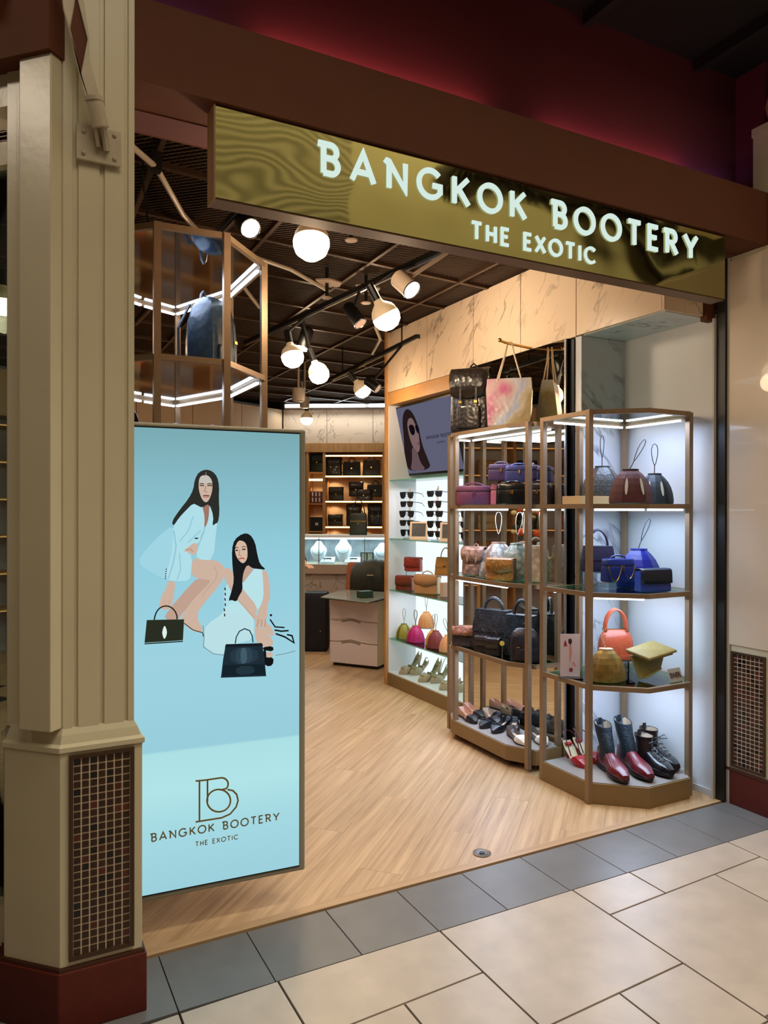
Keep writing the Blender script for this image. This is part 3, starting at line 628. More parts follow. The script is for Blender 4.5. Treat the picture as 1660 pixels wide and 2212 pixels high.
for a in (0, 30, 60): line('printed_finger', [(1100+a, 1545), (1085+a*1.2, 1610)], .002, SKD)
shape('printed_hair', [(960,785),(1020,790),(1068,860),(1090,980),(1112,1060),(1170,1108),(1090,1100),(1045,1095),(1000,1060),(968,1120),(955,1200),(958,1290),(925,1340),(905,1392),(855,1372),(830,1390),(862,1290),(882,1200),(868,1080),(862,930),(885,840)], (24, 26, 28))
shape('printed_face', [(918,850),(955,850),(990,875),(1002,940),(1000,1010),(968,1054),(935,1038),(898,985),(888,915)], (214, 184, 162))
for a, b_ in ((892, 920), (950, 988)):
    line('printed_brow', [(a, 918-(a>930)*8), ((a+b_)/2, 908-(a>930)*6), (b_, 914-(a>930)*8)], .0024, (40, 30, 28)); line('printed_eye', [(a+3, 938-(a>930)*10), (b_-3, 934-(a>930)*8)], .0045, (40, 34, 32))
line('printed_nose', [(932, 930), (925, 978), (948, 982)], .0022, SKD); line('printed_lips', [(922,1012),(950,1004),(975,1010)], .0048, (186, 92, 84))
shape('printed_shoe', [(1130,1792),(1228,1780),(1232,1830),(1150,1820)], (20, 20, 22)); shape('printed_shoe', [(1150,1880),(1235,1880),(1225,1955),(1160,1962)], (20, 20, 22)); shape('printed_shoe', [(1140,1800),(1165,1800),(1170,1950),(1150,1950)], (20, 20, 22))
shape('printed_toes', [(1165,1835),(1222,1832),(1225,1880),(1170,1885)], SK)
line('printed_shoe_strap', [(1200,1545),(1245,1612),(1330,1618)], .005, (20, 20, 22)); line('printed_shoe_strap', [(1240,1640),(1300,1650),(1365,1645)], .006, (20, 20, 22)); line('printed_shoe_strap', [(1250,1672),(1330,1700),(1412,1752),(1395,1690),(1350,1680)], .006, (20, 20, 22)); shape('printed_shoe_bow', [(1195,1500),(1222,1500),(1215,1520),(1200,1518)], (20, 20, 22))
# printed handbags
shape('printed_bag', [(110,1552),(275,1548),(440,1545),(430,1730),(260,1742),(90,1752)], (42, 46, 34), smooth=0)
line('printed_bag_edge', [(90,1762),(430,1740)], .004, (30, 32, 26)); line('printed_handle', [(175,1550)]+[(180+100*(1-math.cos(R(a)))-0, 1545-118*math.sin(R(a))) for a in range(15, 170, 15)]+[(378,1545)], .0045, (26, 30, 28))
shape('printed_gem', [(268,1592),(290,1650),(284,1690),(266,1724),(250,1690),(246,1650)], (222, 240, 236))
shape('printed_bag', [(808,1765),(1130,1755),(1150,1880),(1166,2048),(765,2062),(785,1900)], (30, 44, 54), smooth=0)
shape('printed_bag_top', [(810,1765),(1128,1755),(1140,1780),(800,1792)], (24, 30, 36), smooth=0)
for k, cc in enumerate(((38, 56, 68), (46, 66, 80), (66, 92, 104))): shape('printed_sheen', [(850+k*45,1800),(1090-k*50,1795),(1100-k*50,1925),(850+k*45,1945)], cc)
shape('printed_bag_panel', [(790,1950),(1150,1940),(1162,2035),(775,2048)], (22, 34, 42), smooth=0); shape('printed_sheen', [(900,1960),(1060,1955),(1060,2030),(900,2036)], (34, 52, 62))
line('printed_handle', [(892,1760),(902,1700),(930,1650),(975,1628),(1020,1645),(1042,1690),(1050,1750)], .0042, (40, 60, 70))
# monogram and name
GB = (92, 74, 34)
for pts in ([(598,965),(598,1330)], [(562,962),(640,955),(800,932)]+[(800+62*math.cos(R(a)), 990-58*math.sin(R(a))) for a in range(80, -60, -14)]+[(790,1045)],
            [(562,1338),(640,1325),(800,1300),(880,1265),(935,1200),(953,1140),(940,1085),(905,1050),(855,1040)], [(672,955),(672,1150)], [(775+108*math.cos(R(a)), 1142-103*math.sin(R(a))) for a in range(0, 361, 12)]):
    if (Vector(pts[0])-Vector(pts[-1])).length < 1: pts[-1] = pts[0]
    line('printed_monogram', pts, .0062, GB, c5)
_ly[0] += 2
text('BANGKOK BOOTERY', -.556, -.098, .344, .0265, .0048, -.0052, -.0051, ds, emis('print_text', (86, 74, 40), 1), 'printed_letter')
text('THE EXOTIC', -.404, -.252, .300, .0155, .0030, -.0052, -.0051, ds, emis('print_text', (86, 74, 40), 1), 'printed_letter')

# ================================================================== ETAGERES
def inset(poly, d):
    n = len(poly); out = []
    A_ = sum(poly[i][0]*poly[(i+1) % n][1]-poly[(i+1) % n][0]*poly[i][1] for i in range(n)); sg_ = 1 if A_ > 0 else -1
    for i in range(n):
        p0, p1, p2 = Vector(poly[i-1]), Vector(poly[i]), Vector(poly[(i+1) % n]); a = (p1-p0).normalized(); b = (p2-p1).normalized()
        na = Vector((-a.y, a.x))*sg_; nb_ = Vector((-b.y, b.x))*sg_; m_ = (na+nb_); m_ = m_/max(.4, (1+na.dot(nb_)))
        out.append(tuple(p1+m_*d))
    return out
def etagere(label, loc, poly, levels, posts, strips, base=(0, .105), caster=0, ptop=None, glow=8, post_ext={}, gm=None):
    t = T('display_tower', label, 'shelf', (loc[0], loc[1], 0)); P = [(x-loc[0], y-loc[1]) for x, y in poly]; I = inset(P, .022); n = len(P)
    for z in levels:
        fm = MB()
        for i in range(n):
            j = (i+1) % n; fm.prism([P[i], P[j], I[j], I[i]], z-.024, z)
        fr = O('shelf_frame', fm, GOLDF, t); O('shelf_glass', MB().prism(inset(P, .018), z-.010, z-.001), (gm or GLG), fr)
        for i in strips.get(z, ()):
            j = (i+1) % n; a = Vector(inset(P, .034)[i]).lerp(Vector(inset(P, .034)[j]), .04); b_ = Vector(inset(P, .034)[i]).lerp(Vector(inset(P, .034)[j]), .96)
            O('led_strip', MB().bar((a.x, a.y, z-.030), (b_.x, b_.y, z-.030), .014, .010), STRIP, fr)
        cx = sum(p[0] for p in P)/n; cy = sum(p[1] for p in P)/n
        if strips.get(z): light('AREA', 'shelf_glow', (cx, cy, z-.045), glow*(.62 if z > 1.9 else .50), (.60, .73, 1), .34, (cx, cy, z-1), .34, parent=t)
    ztop = max(levels)
    for k, (x, y) in enumerate(posts):
        x -= loc[0]; y -= loc[1]; zt = post_ext.get(k, ztop)
        O('post', MB().box((x-.014, y-.014, caster and .02), (x+.014, y+.014, zt)), GOLDF, t)
    pl = O('plinth', MB().prism(P, base[0]+.0, base[1]), GOLDP, t, bevel=.002)
    O('plinth_top', MB().prism(inset(P, .006), base[1], base[1]+.004), mat('grey_plinth_top', (150, 142, 140), .4, noise=.1, scale=9), t)
    if caster:
        for i in range(0, n, 2):
            q = Vector(inset(P, .08)[i]); O('caster', MB().lathe([(.001, 0), (.02, .004), (.02, .036), (.012, base[0])], 10, (q.x, q.y, 0)), BLK, t)
    return t
RP = [(2.69, 3.225), (2.69, 2.86), (2.91, 2.665), (3.205, 2.665), (3.31, 2.76), (3.31, 3.225)]
etagere('right-hand bronze display tower with chamfered front, standing against the pale wall', (2.99, 2.95), RP, (.605, 1.08, 1.535, 2.017),
        [(2.69, 2.86), (3.235, 2.70), (3.30, 3.215), (2.705, 3.235), (2.95, 3.215)], {2.017: (4, 5), 1.535: (2, 1), 1.08: (4, 5, 1), .605: (5, 4)})
LP_ = [(2.925, 3.33), (2.735, 3.33), (2.645, 3.50), (2.655, 4.10), (2.75, 4.26), (2.925, 4.26)]
etagere('left-hand bronze display tower with chamfered front, raised on casters before the mirror', (2.79, 3.8), LP_, (.615, 1.075, 1.535, 2.008),
        [(2.672, 4.07), (2.735, 4.235), (2.91, 4.24), (2.91, 3.35), (2.70, 3.36)], {2.008: (2, 4, 5), 1.535: (2,), 1.075: (5, 2), .615: (3, 4)}, base=(.04, .125), caster=1, glow=7)
XP = [(.57, 3.03), (.85, 3.02), (1.12, 3.31), (1.12, 3.85), (.93, 4.36), (.70, 4.24), (.25, 3.9), (.25, 3.35)]
etagere('tall bronze and glass display tower behind the advertising screen', (.7, 3.7), XP, (.6, 1.08, 1.6, 2.125, 2.65),
        [(.57, 3.04), (.85, 3.03), (1.105, 3.31), (.93, 4.34), (.27, 3.88), (.27, 3.36), (1.1, 3.85)], {2.65: (3, 2, 4, 5), 2.125: (3, 4, 2, 5), 1.6: (3,)}, glow=6, gm=glass('reflective_glass', (190, 184, 176), 1.6, .06))
hc = T('hanging_cable', 'thin black cable hanging from the mesh ceiling to the tall left tower', 'cable', (.585, 3.3, 2.65))
O('cord', MB().tube([(0, 0, 0), (-.008, -.01, .1), (-.03, -.03, .25), (-.035, -.05, .38)], .004, 6), BLK, hc)

# mirror and black reveal
mi = T('wall_mirror', 'tall frameless mirror behind the left display tower reflecting the shop', 'mirror', (2.96, 3.34, 0))
O('mirror_glass', box((0, .012, .02), (.006, 1.06, 2.505)), MIRR, mi)
O('edge_frame', MB().box((-.004, 0, 0), (.03, .012, 2.51)).box((-.004, 1.06, 0), (.03, 1.068, 2.51)).box((-.004, 0, 0), (.03, 1.068, .02)), mat('bright_metal_edge', (190, 186, 184), .25, metal=.7), mi)
O('backing', box((.007, 0, 0), (.03, 1.068, 2.51)), BLK, mi)
S('trim_8', box((2.985, 3.302, 0), (3.0, 3.338, 2.5)), BLK)

# ================================================================== LIT WALL CASE WITH TV
wc = T('display_case', 'white back-lit wall case framed in oak with glass shelves beside the mirror', 'cabinet', (2.99, 5.0, 0))
CW = mat('case_white_lacquer', (222, 224, 230), .4); BL = emis('backlit_panel', (232, 246, 250), 1.15)
O('side_panel', box((0, .60, .10), (.30, .625, 2.42)), CW, wc); O('side_panel', box((0, -.585, .10), (.30, -.575, 2.42)), CW, wc)
O('jamb', box((-.02, .612, 0), (.03, .645, 3.03)), OAK, wc); O('header', box((-.006, -.58, 2.40), (.30, .612, 2.507)), OAK, wc)
O('plinth', box((-.004, -.585, 0), (.30, .612, .105)), GOLDP, wc); O('case_floor', box((0, -.575, .105), (.30, .60, .115)), CW, wc)
O('upper_back', box((.28, -.575, 1.76), (.30, .60, 2.40)), CW, wc)
O('backlit_panel', box((.27, -.575, .115), (.28, .60, 1.76)), BL, wc)
for z in (1.76, 1.26, .82, .405):
    O('glass_shelf', box((.008, -.574, z-.008), (.268, .598, z)), GLG, wc)
    O('shelf_edge', box((.004, -.574, z-.008), (.008, .598, z)), mat('green_glass_edge', (110, 180, 158), .15), wc)
light('AREA', 'case_glow', (.12, 0, 1.70), 3.2, (.88, .95, 1), .15, (.12, 0, 0), 1.0, parent=wc)
light('AREA', 'case_glow', (.12, 0, .80), 2.2, (.88, .95, 1), .15, (.12, 0, 0), 1.0, parent=wc)
tv = T('television', 'flat television tilted forward above the lit case showing a woman in sunglasses', 'television', (3.19, 5.17, 1.80), rot=(0, R(-13), 0))
# local: x outwards to the wall, -x faces the aisle, y along the wall, z up
O('bezel', box((-.0, -.44, 0), (.035, .52, .60)), BLK, tv, bevel=.003)
tvm = emis('tv_picture', (124, 124, 152), .55)
O('picture', MB().add([(-.001, .507, .02), (-.001, -.43, .02), (-.001, -.43, .588), (-.001, .507, .588)], [(0, 1, 2, 3)]), tvm, tv)
O('wall_mount', box((.035, -.1, .15), (.075, .1, .4)), DARKM, tv)
def tvs(name, pts, col, k, sm_=2):
    P = [Vector(p) for p in pts]
    for _ in range(sm_):
        P = [w for i in range(len(P)) for w in (P[i]*.75+P[(i+1) % len(P)]*.25, P[i]*.25+P[(i+1) % len(P)]*.75)]
    O(name, MB().add([(-.0012-.0003*k, .507-p.x*.937, .02+p.y*.568) for p in P], [tuple(range(len(P)))[::-1]]), emis('tv_%d_%d_%d' % col, col, .55), tv)
tvs('printed_hair', [(.02,.03),(.12,.5),(.16,.85),(.26,.98),(.36,.92),(.42,.7),(.42,.4),(.47,.2),(.50,.03)], (52, 36, 36), 1)
tvs('printed_face', [(.24,.80),(.34,.84),(.385,.66),(.40,.56),(.385,.44),(.37,.34),(.31,.29),(.25,.40),(.22,.6)], (160, 128, 130), 2)
tvs('printed_neck', [(.24,.42),(.32,.32),(.33,.15),(.42,.03),(.12,.03),(.2,.2)], (132, 106, 112), 3)
tvs('printed_sunglasses', [(.25,.73),(.345,.72),(.35,.60),(.30,.555),(.26,.60)], (24, 18, 26), 4); tvs('printed_sunglasses', [(.355,.71),(.42,.70),(.425,.60),(.38,.57)], (24, 18, 26), 5)
tvs('printed_lips', [(.335,.44),(.385,.46),(.378,.42),(.345,.41)], (150, 92, 96), 6, 1)
text('BANGKOK BOOTERY', 0, .40, .27, .022, .005, .0, .0002, tv, emis('tv_text', (44, 42, 60), .6), 'printed_letter', f=lambda x, z, y: (-.004+y, .507-.49-x, z+.02), per=False)
text('THE EXOTIC', .14, .26, .225, .012, .003, .0, .0002, tv, emis('tv_text', (44, 42, 60), .6), 'printed_letter', f=lambda x, z, y: (-.004+y, .507-.49-x, z+.02), per=False)

# ================================================================== PRODUCT BUILDERS
GOLDC = mat('gold_hardware', (196, 158, 84), .25, metal=1); SILV = mat('silver_hardware', (190, 188, 182), .2, metal=1)
def loop(t, m, h=.12, w=.035, tilt=(0, 0), base=0.0, r=.0022, stem=.25):
    """thin wrist loop standing up from a small metal stem"""
    pts = [(0, 0, base+h*stem)]; 
    for k in range(13):
        a = -PI/2+2*PI*k/12; f = (1-math.cos(a+PI/2))/2
        pts.append((w/2*math.cos(a)*(.35+.65*f)*1.0, 0, base+h*stem+(h*(1-stem))*f))
    sk = lambda p: (p[0]+tilt[0]*(p[2]-base)/h, p[1]+tilt[1]*(p[2]-base)/h, p[2])
    s = O('wrist_loop', MB().tube([sk(p) for p in pts], r, 5), m, t, smooth=True)
    O('loop_stem', MB().tube([sk((0, 0, base-.004)), sk((0, 0, base+h*stem))], r*1.3, 5), SILV, t)
def bell(label, loc, rz, w, h, m, d=None, m2=None, gem=False, loopm=None, lh=.13, tilt=(0, 0), group=None, lw=.035, capm=None):
    t = T('bell_pouch', label, 'handbag', loc, rz, group); d = d or w*.62
    w *= 1.12; B = [(0, -.60), (.27, -.46), (.5, -.10), (.36, .42), (0, .5), (-.36, .42), (-.5, -.10), (-.27, -.46)]
    pr = [(0, .95), (.03, 1), (.16, 1.0), (.36, .955), (.56, .86), (.74, .71), (.88, .53), (.96, .39), (1, .33)]
    ring = lambda z, s, q=1: [(x*w*s, y*d*s*(q if s > .4 else 1), z*h) for x, y in B]
    O('body', MB().loft([ring(z, s) for z, s in pr]), m, t)
    O('collar', MB().loft([ring(.985, .34), ring(1.0, .38), ring(1.03, .36), ring(1.035, .2)]), capm or m2 or m, t)
    if m2:   # side panels of the other skin or tint
        for s_ in (1, -1):
            rr = [[(s_*w*.31*s*1.004, -d*.43*s*1.01, z*h), (s_*w*.5*s*1.012, -d*.05*s, z*h)] for z, s in pr[:-1]]
            mb = MB().loft([[a, b_] for a, b_ in rr], cap=False, closed=False); O('side_panel', mb, m2, t)
    if gem:
        for s_ in (1, -1):
            mb = MB(); c = Vector((s_*w*.19*.9, -d*.5*.9-.002, h*.50)); n_ = 10
            ax = Vector((s_*-.12, .22*1.0, 1)).normalized(); bx = Vector((1, s_*.25, 0)).normalized(); cx = ax.cross(bx)
            r_ = [c+ax*(h*.26*math.sin(2*PI*k/n_))+bx*(w*.034*math.cos(2*PI*k/n_)) for k in range(n_)]
            r2_ = [p+cx*(.004 if cx.y < 0 else -.004) for p in r_]; mb.loft([r_, r2_]); O('oval_inlay', mb, mat('pearl_inlay', (214, 214, 204), .3), t)
    loop(t, loopm or m, lh, lw, tilt, base=h*1.05)
    return t
def vanity(label, loc, rz, w, h, d, m, group=None, pull='gold', lidm=None, side=None):
    t = T('vanity_case', label, 'handbag', loc, rz, group); hd = GOLDC if pull == 'gold' else m
    O('body', MB().rbox(w, d, h*.70, .97, .22), m, t, smooth=True)
    O('lid', MB().rbox(w*.99, d*.99, h*.27, .93, .24, z0=h*.715), lidm or m, t, smooth=True)
    O('zipper', MB().rbox(w*.995, d*.995, h*.02, 1, .22, z0=h*.698), mat('zip_tape', (46, 38, 44), .6), t)
    O('top_handle', MB().tube([(-w*.26, 0, h*.97), (-w*.22, 0, h*1.06), (-w*.08, 0, h*1.12), (w*.08, 0, h*1.12), (w*.22, 0, h*1.06), (w*.26, 0, h*.97)], .005, 6), m, t, smooth=True)
    O('zip_pull', MB().bar((w*.05, -d*.50-.004, h*.70), (w*.03, -d*.52-.006, h*.50), .004, .008).bar((-w*.0, -d*.50-.004, h*.70), (-w*.03, -d*.52-.006, h*.52), .004, .008), hd, t)
    if side:
        for s_ in (1, -1): O('side_tab', MB().box((s_*w*.497-.003, -.012, h*.55), (s_*w*.497+.003, .012, h*.8)), side, t)
    return t
def flap_bag(label, loc, rz, w, h, d, m, gusset=None, fl=.55, handle=None, clasp='gold', point=.0, group=None, body=None, hh=.05, tilt=None):
    t = T('flap_bag', label, 'handbag', loc, rz, group)
    if tilt: t.rotation_euler = tilt
    O('body', MB().rbox(w, d, h*.97, .97, .10, top=.80), body or m, t, smooth=True)
    if gusset:
        for s_ in (1, -1): O('gusset', MB().loft([[(s_*w*(.501-.012*z), -d*.40*(1-.2*z), z*h), (s_*w*(.501-.012*z), d*.40*(1-.2*z), z*h)] for z in (.02, .5, .93)], cap=False, closed=False), gusset, t)
    # flap: strip that wraps back edge, top and front
    pr = [(d*.42, .80), (d*.42, .96), (d*.30, 1.0), (-d*.30, 1.0), (-d*.46-.002, .95), (-d*.49-.004, .80), (-d*.5-.006, 1-fl)]
    out = []; nn = 9
    for i, (y, z) in enumerate(pr):
        row = []
        for k in range(nn):
            u = -1+2*k/(nn-1); zz = z
            if i == len(pr)-1: zz = z-(point*(1-abs(u)))+(.03*abs(u)**6)
            row.append((u*w*.5*(.985+.01*(i > 3)), y, h*zz+.003))
        out.append(row)
    o = O('flap', MB().loft(out, cap=False, closed=False), m, t, smooth=True); sd = o.modifiers.new('t', 'SOLIDIFY'); sd.thickness = .004; sd.offset = 0
    if clasp: O('clasp', MB().box((-.008, -d*.5-.013, h*(1-fl-point+.02)), (.008, -d*.5-.007, h*(1-fl-point+.02)+.018)), GOLDC if clasp == 'gold' else SILV, t)
    if handle: O('top_handle', MB().tube([(-w*.22, 0, h), (-w*.18, 0, h+hh*.6), (0, 0, h+hh), (w*.18, 0, h+hh*.6), (w*.22, 0, h)], .0045, 6), handle, t, smooth=True)
    return t
def handbag(label, loc, rz, w, h, d, m, taper=.82, hh=.09, hr=.006, hw=.5, flap=True, hm=None, group=None, handles=1, dome=False, lock=True, belt=None):
    t = T('handbag', label, 'handbag', loc, rz, group)
    if dome:
        rg = lambda s, q, z: [(x*w/2*s, y*d/2*q, z*h) for x, y in ((-.9,-1),(.9,-1),(1,-.6),(1,.6),(.9,1),(-.9,1),(-1,.6),(-1,-.6))]
        O('body', MB().loft([rg(.93, 1, 0), rg(1, 1.03, .06), rg(1, .98, .35), rg(.96, .85, .62), rg(.86, .62, .82), rg(.70, .34, .94), rg(.58, .16, 1.0)]), m, t, smooth=True, sub=1)
        O('zipper', MB().box((-w*.33, -.004, h*.97), (w*.33, .004, h*1.01)), belt or GOLDC, t)
        O('seam', MB().box((-.0015, -d*.515, h*.05), (.0015, -d*.505, h*.4)), m, t)
        O('base_panel', MB().loft([rg(.95, 1.02, 0), rg(1.02, 1.07, .06), rg(1.015, 1.05, .16)]), m, t, smooth=True)
    else:
        O('body', MB().rbox(w, d, h, taper, .08, top=.55), m, t, smooth=True)
        if flap:
            O('front_flap', MB().loft([[(u*w*.5*q, -d*.5*(1-.45*z)-.004, h*z) for u in (-1, -.5, 0, .5, 1)] for z, q in ((.46, .93), (.50, .94), (.8, .88), (1.0, .84))], cap=False, closed=False), m, t)
            O('top_plate', MB().rbox(w*taper*.98, d*.56, .012, 1, .1, z0=h-.004), m, t, smooth=True)
        if lock: O('lock', MB().box((-.010, -d*.40, h*.50), (.010, -d*.36-.010, h*.58)), GOLDC, t)
        if belt: O('belt', MB().box((-w*.46, -d*.38-.004, h*.60), (w*.46, -d*.36-.004, h*.66)), belt, t)
    for k in range(handles):
        y = 0 if handles == 1 else (-.5+k)*d*.36
        hd = O('top_handle', MB().tube([(w*hw/2*math.cos(a)*(1 if math.sin(a) < .6 else .97), y+(0 if handles == 1 else (-1 if k == 0 else 1)*.0), h*.98+hh*math.sin(a)) for a in [PI*q/10 for q in range(11)]], hr, 6), hm or m, t, smooth=True)
        for s_ in (-1, 1): O('handle_ring', MB().tube([(s_*w*hw/2+.008*math.cos(a), y, h*.985+.010*math.sin(a)) for a in [2*PI*q/8 for q in range(8)]], .002, 5, closed=True), GOLDC, hd)
    return t
def tote(label, loc, rz, w, h, d, m, hm, hh=.24, group=None, top=1.12, inner=None):
    t = T('tote_bag', label, 'tote bag', loc, rz, group)
    rg = lambda s, q, z: [(-w/2*s, -d/2*q, z*h), (0, -d/2*q*1.05, z*h), (w/2*s, -d/2*q, z*h), (w/2*s*1.01, 0, z*h), (w/2*s, d/2*q, z*h), (0, d/2*q*1.05, z*h), (-w/2*s, d/2*q, z*h), (-w/2*s*1.01, 0, z*h)]
    O('body', MB().loft([rg(.93, .9, 0), rg(.96, 1, .04), rg(1, .92, .4), rg(1.05, .72, .75), rg(top, .5, 1), rg(top*.985, .44, 1), rg(top*.96, .44, .9)]), m, t, bevel=.004)
    for y in (-1, 1):
        O('long_handle', MB().tube([(-w*.28, y*d*.26, h*.86), (-w*.26, y*d*.25, h*1.02), (-w*.12, y*d*.12, h+hh*.6), (-.012, y*.012, h+hh), (.012, y*.012, h+hh), (w*.12, y*d*.12, h+hh*.6), (w*.26, y*d*.25, h*1.02), (w*.28, y*d*.26, h*.86)], .0048, 6), hm, t, smooth=True)
    return t
def backpack(label, loc, rz, w, h, d, m, hw=GOLDC, group=None, flap=True, dome=False, m2=None):
    t = T('backpack', label, 'backpack', loc, rz, group)
    if dome: 
        rg = lambda s, q, z: [(x*w/2*s, y*d/2*q, z*h) for x, y in ((-.85,-1),(0,-1.12),(.85,-1),(1,-.5),(1,.6),(.85,1),(-.85,1),(-1,.6),(-1,-.5))]
        O('body', MB().loft([rg(.94, .94, 0), rg(1, 1, .06), rg(1, 1, .45), rg(.95, .9, .7), rg(.8, .72, .88), rg(.55, .45, .98), rg(.4, .3, 1)]), m, t, smooth=True)
    else: O('body', MB().rbox(w, d, h*.93, .94, .16, top=.85), m, t, smooth=True)
    if flap:
        out = []
        for i, (y, z) in enumerate([(d*.45, .80), (d*.42, .95), (d*.2, 1.0), (-d*.25, .99), (-d*.5, .90), (-d*.56, .76), (-d*.56, .56)]):
            out.append([(u*w*.5*(1.0 if i < 6 else .9), y, h*(z-(.05*(1-abs(u)) if i == 6 else 0))) for u in (-1, -.6, -.2, .2, .6, 1)])
        o = O('flap', MB().loft(out, cap=False, closed=False), m2 or m, t, smooth=True); sd = o.modifiers.new('t', 'SOLIDIFY'); sd.thickness = .006
    O('front_pocket', MB().rbox(w*.62, d*.25, h*.34, .96, .3, z0=h*.06, c=(0, -d*.53)), m, t, smooth=True)
    for s_ in (-1, 1):
        O('buckle_strap', MB().bar((s_*w*.2, -d*.66, h*.20), (s_*w*.2, -d*.60, h*.68), .012, .004, (0, 1, 0)), m2 or m, t)
        O('buckle', MB().box((s_*w*.2-.010, -d*.67-.004, h*.44), (s_*w*.2+.010, -d*.64-.004, h*.475)), hw, t)
        O('side_strap', MB().tube([(s_*w*.30, d*.48, h*.92), (s_*w*.52, d*.66, h*.62), (s_*w*.54, d*.62, h*.25), (s_*w*.4, d*.48, h*.06)], .007, 5), m, t)
    O('carry_loop', MB().tube([(-w*.10, d*.30, h*.97), (-w*.07, d*.3, h*1.07), (0, d*.3, h*1.11), (w*.07, d*.3, h*1.07), (w*.10, d*.30, h*.97)], .006, 6), m, t, smooth=True)
    return t
# ---- shoes: heel at y=+L/2, toe at y=-L/2
def _sole(s): return [.30, .36, .37, .34, .33, .37, .44, .47, .44, .32, .10][int(s*10+.5)]
def shoe_shell(L, W_, hs, hc, lift=None, n=10, blunt=0):
    """hs side height, hc centre height per station (metres); lift(s) raises the sole"""
    rings = []
    for i in range(n+1):
        s = i/n; w = W_*max(_sole(s), blunt*(.36 if s > .95 else .40) if s > .85 else 0); y = L/2-L*s; z = lift(s) if lift else 0; a = hs[i]; c = hc[i]; e = .92
        rings.append([(-w*.9, y, z), (-w*1.08, y, z+a*.35), (-w*1.0*e, y, z+a*.8), (-w*.86, y, z+a), (-w*.72, y, z+min(a, max(c, .004))*.98+(.0 if c < a else (c-a)*.5)), (-w*.35, y, z+c*.97), (0, y, z+c), (w*.35, y, z+c*.97),
                      (w*.72, y, z+min(a, max(c, .004))*.98+(.0 if c < a else (c-a)*.5)), (w*.86, y, z+a), (w*1.0*e, y, z+a*.8), (w*1.08, y, z+a*.35), (w*.9, y, z)])
    return rings
def flat_shoe(label, loc, rz, m, toe, L=.235, group=None, bow=None, inner=None):
    t = T('ballet_flat', label, 'shoe', loc, rz, group)
    hs = [.052, .048, .042, .036, .032, .030, .030, .034, .034, .028, .014]; hc = [.050, .012, .010, .009, .009, .010, .026, .040, .038, .030, .014]
    rg = shoe_shell(L, .078, hs, hc); rg = [[(x, y, z+.008) for x, y, z in r] for r in rg]
    O('upper', MB().loft(rg), m, t, smooth=True)
    O('toe_cap', MB().loft([[(x*1.03, y-.001, z*1.03) for x, y, z in r] for r in rg[7:]]), toe, t, smooth=True)
    O('insole', MB().loft([[(x*.72, y, z) for x, y, z in (r[4], r[5], r[6], r[7], r[8])] for r in [[(p[0], p[1], .008+.0135) for p in q] for q in rg[1:6]]], cap=False, closed=False), inner or mat('tan_insole', (186, 158, 136), .6), t)
    O('sole', MB().loft([[(-.078*_sole(i/10)*.95, L/2-L*i/10, 0), (.078*_sole(i/10)*.95, L/2-L*i/10, 0), (.078*_sole(i/10)*.98, L/2-L*i/10, .009), (-.078*_sole(i/10)*.98, L/2-L*i/10, .009)] for i in range(11)]), mat('shoe_sole_dark', (40, 32, 30), .5), t)
    if bow:
        O('bow', MB().box((-.026, -L*.26-.008, .045), (-.004, -L*.26+.008, .054)).box((.004, -L*.26-.008, .045), (.026, -L*.26+.008, .054)).box((-.005, -L*.26-.006, .044), (.005, -L*.26+.006, .058)), bow, t, bevel=.003)
    return t
def pump(label, loc, rz, m, L=.20, heel=.085, group=None, sling=None, openback=True, inner=None, knot=False):
    t = T('high_heel', label, 'shoe', loc, rz, group)
    lf = lambda s: heel*(1-min(1, s/.62))**1.25 if s < .62 else 0
    hs = [.010, .008, .006, .006, .006, .014, .036, .044, .040, .030, .016]; hc = [.006, .005, .004, .004, .004, .006, .036, .050, .046, .032, .016]
    if knot: hs = [.050, .046, .034, .020, .020, .030, .050, .056, .046, .030, .018]; hc = [.006, .006, .005, .005, .005, .020, .052, .062, .050, .032, .016]
    rg = shoe_shell(L, .078, hs, hc, lf)
    O('footbed', MB().loft([[(x, y, z+.004) for x, y, z in r] for r in rg[:7]]), inner or mat('cream_insole', (206, 184, 150), .5), t, smooth=True)
    O('vamp', MB().loft([[(x*1.02, y, z+.005) for x, y, z in r] for r in rg[5:]]), m, t, smooth=True)
    O('sole', MB().loft([[(p[0]*.9, p[1], p[2]-.001) for p in (r[0], r[1], r[11], r[12])] for r in [[(x, y, z if k in (0, 12) else z) for k, (x, y, z) in enumerate(q)] for q in rg]]), m, t)
    O('heel', MB().loft([[(-w, L/2-.004-o-w*1.2, z), (w, L/2-.004-o-w*1.2, z), (w, L/2-.004-o+w, z), (-w, L/2-.004-o+w, z)] for w, o, z in ((.006, .010, 0), (.006, .010, heel*.4), (.010, .008, heel*.75), (.020, .012, heel+.003))]), m, t, bevel=.002)
    if sling: O('sling_strap', MB().tube([(-.028, L*.0, heel*.3+.012), (-.034, L*.28, heel+.045), (-.022, L*.47, heel+.062), (0, L*.53, heel+.066), (.022, L*.47, heel+.062), (.034, L*.28, heel+.045), (.028, 0, heel*.3+.012)], .0032, 5), sling, t, smooth=True)
    if knot:
        for s_ in (-1, 1): O('knot', MB().ball((s_*.014, -L*.30, .052), .016, 8, (1.2, .9, .6)).ball((s_*.02, -L*.12, .05), .014, 8, (1.1, 1.3, .6)), m, t, smooth=True)
        O('upper_strap', MB().tube([(-.03, .0, .030), (-.02, -.0, .064), (.02, .01, .066), (.03, .01, .032)], .008, 5), m, t, smooth=True)
    return t
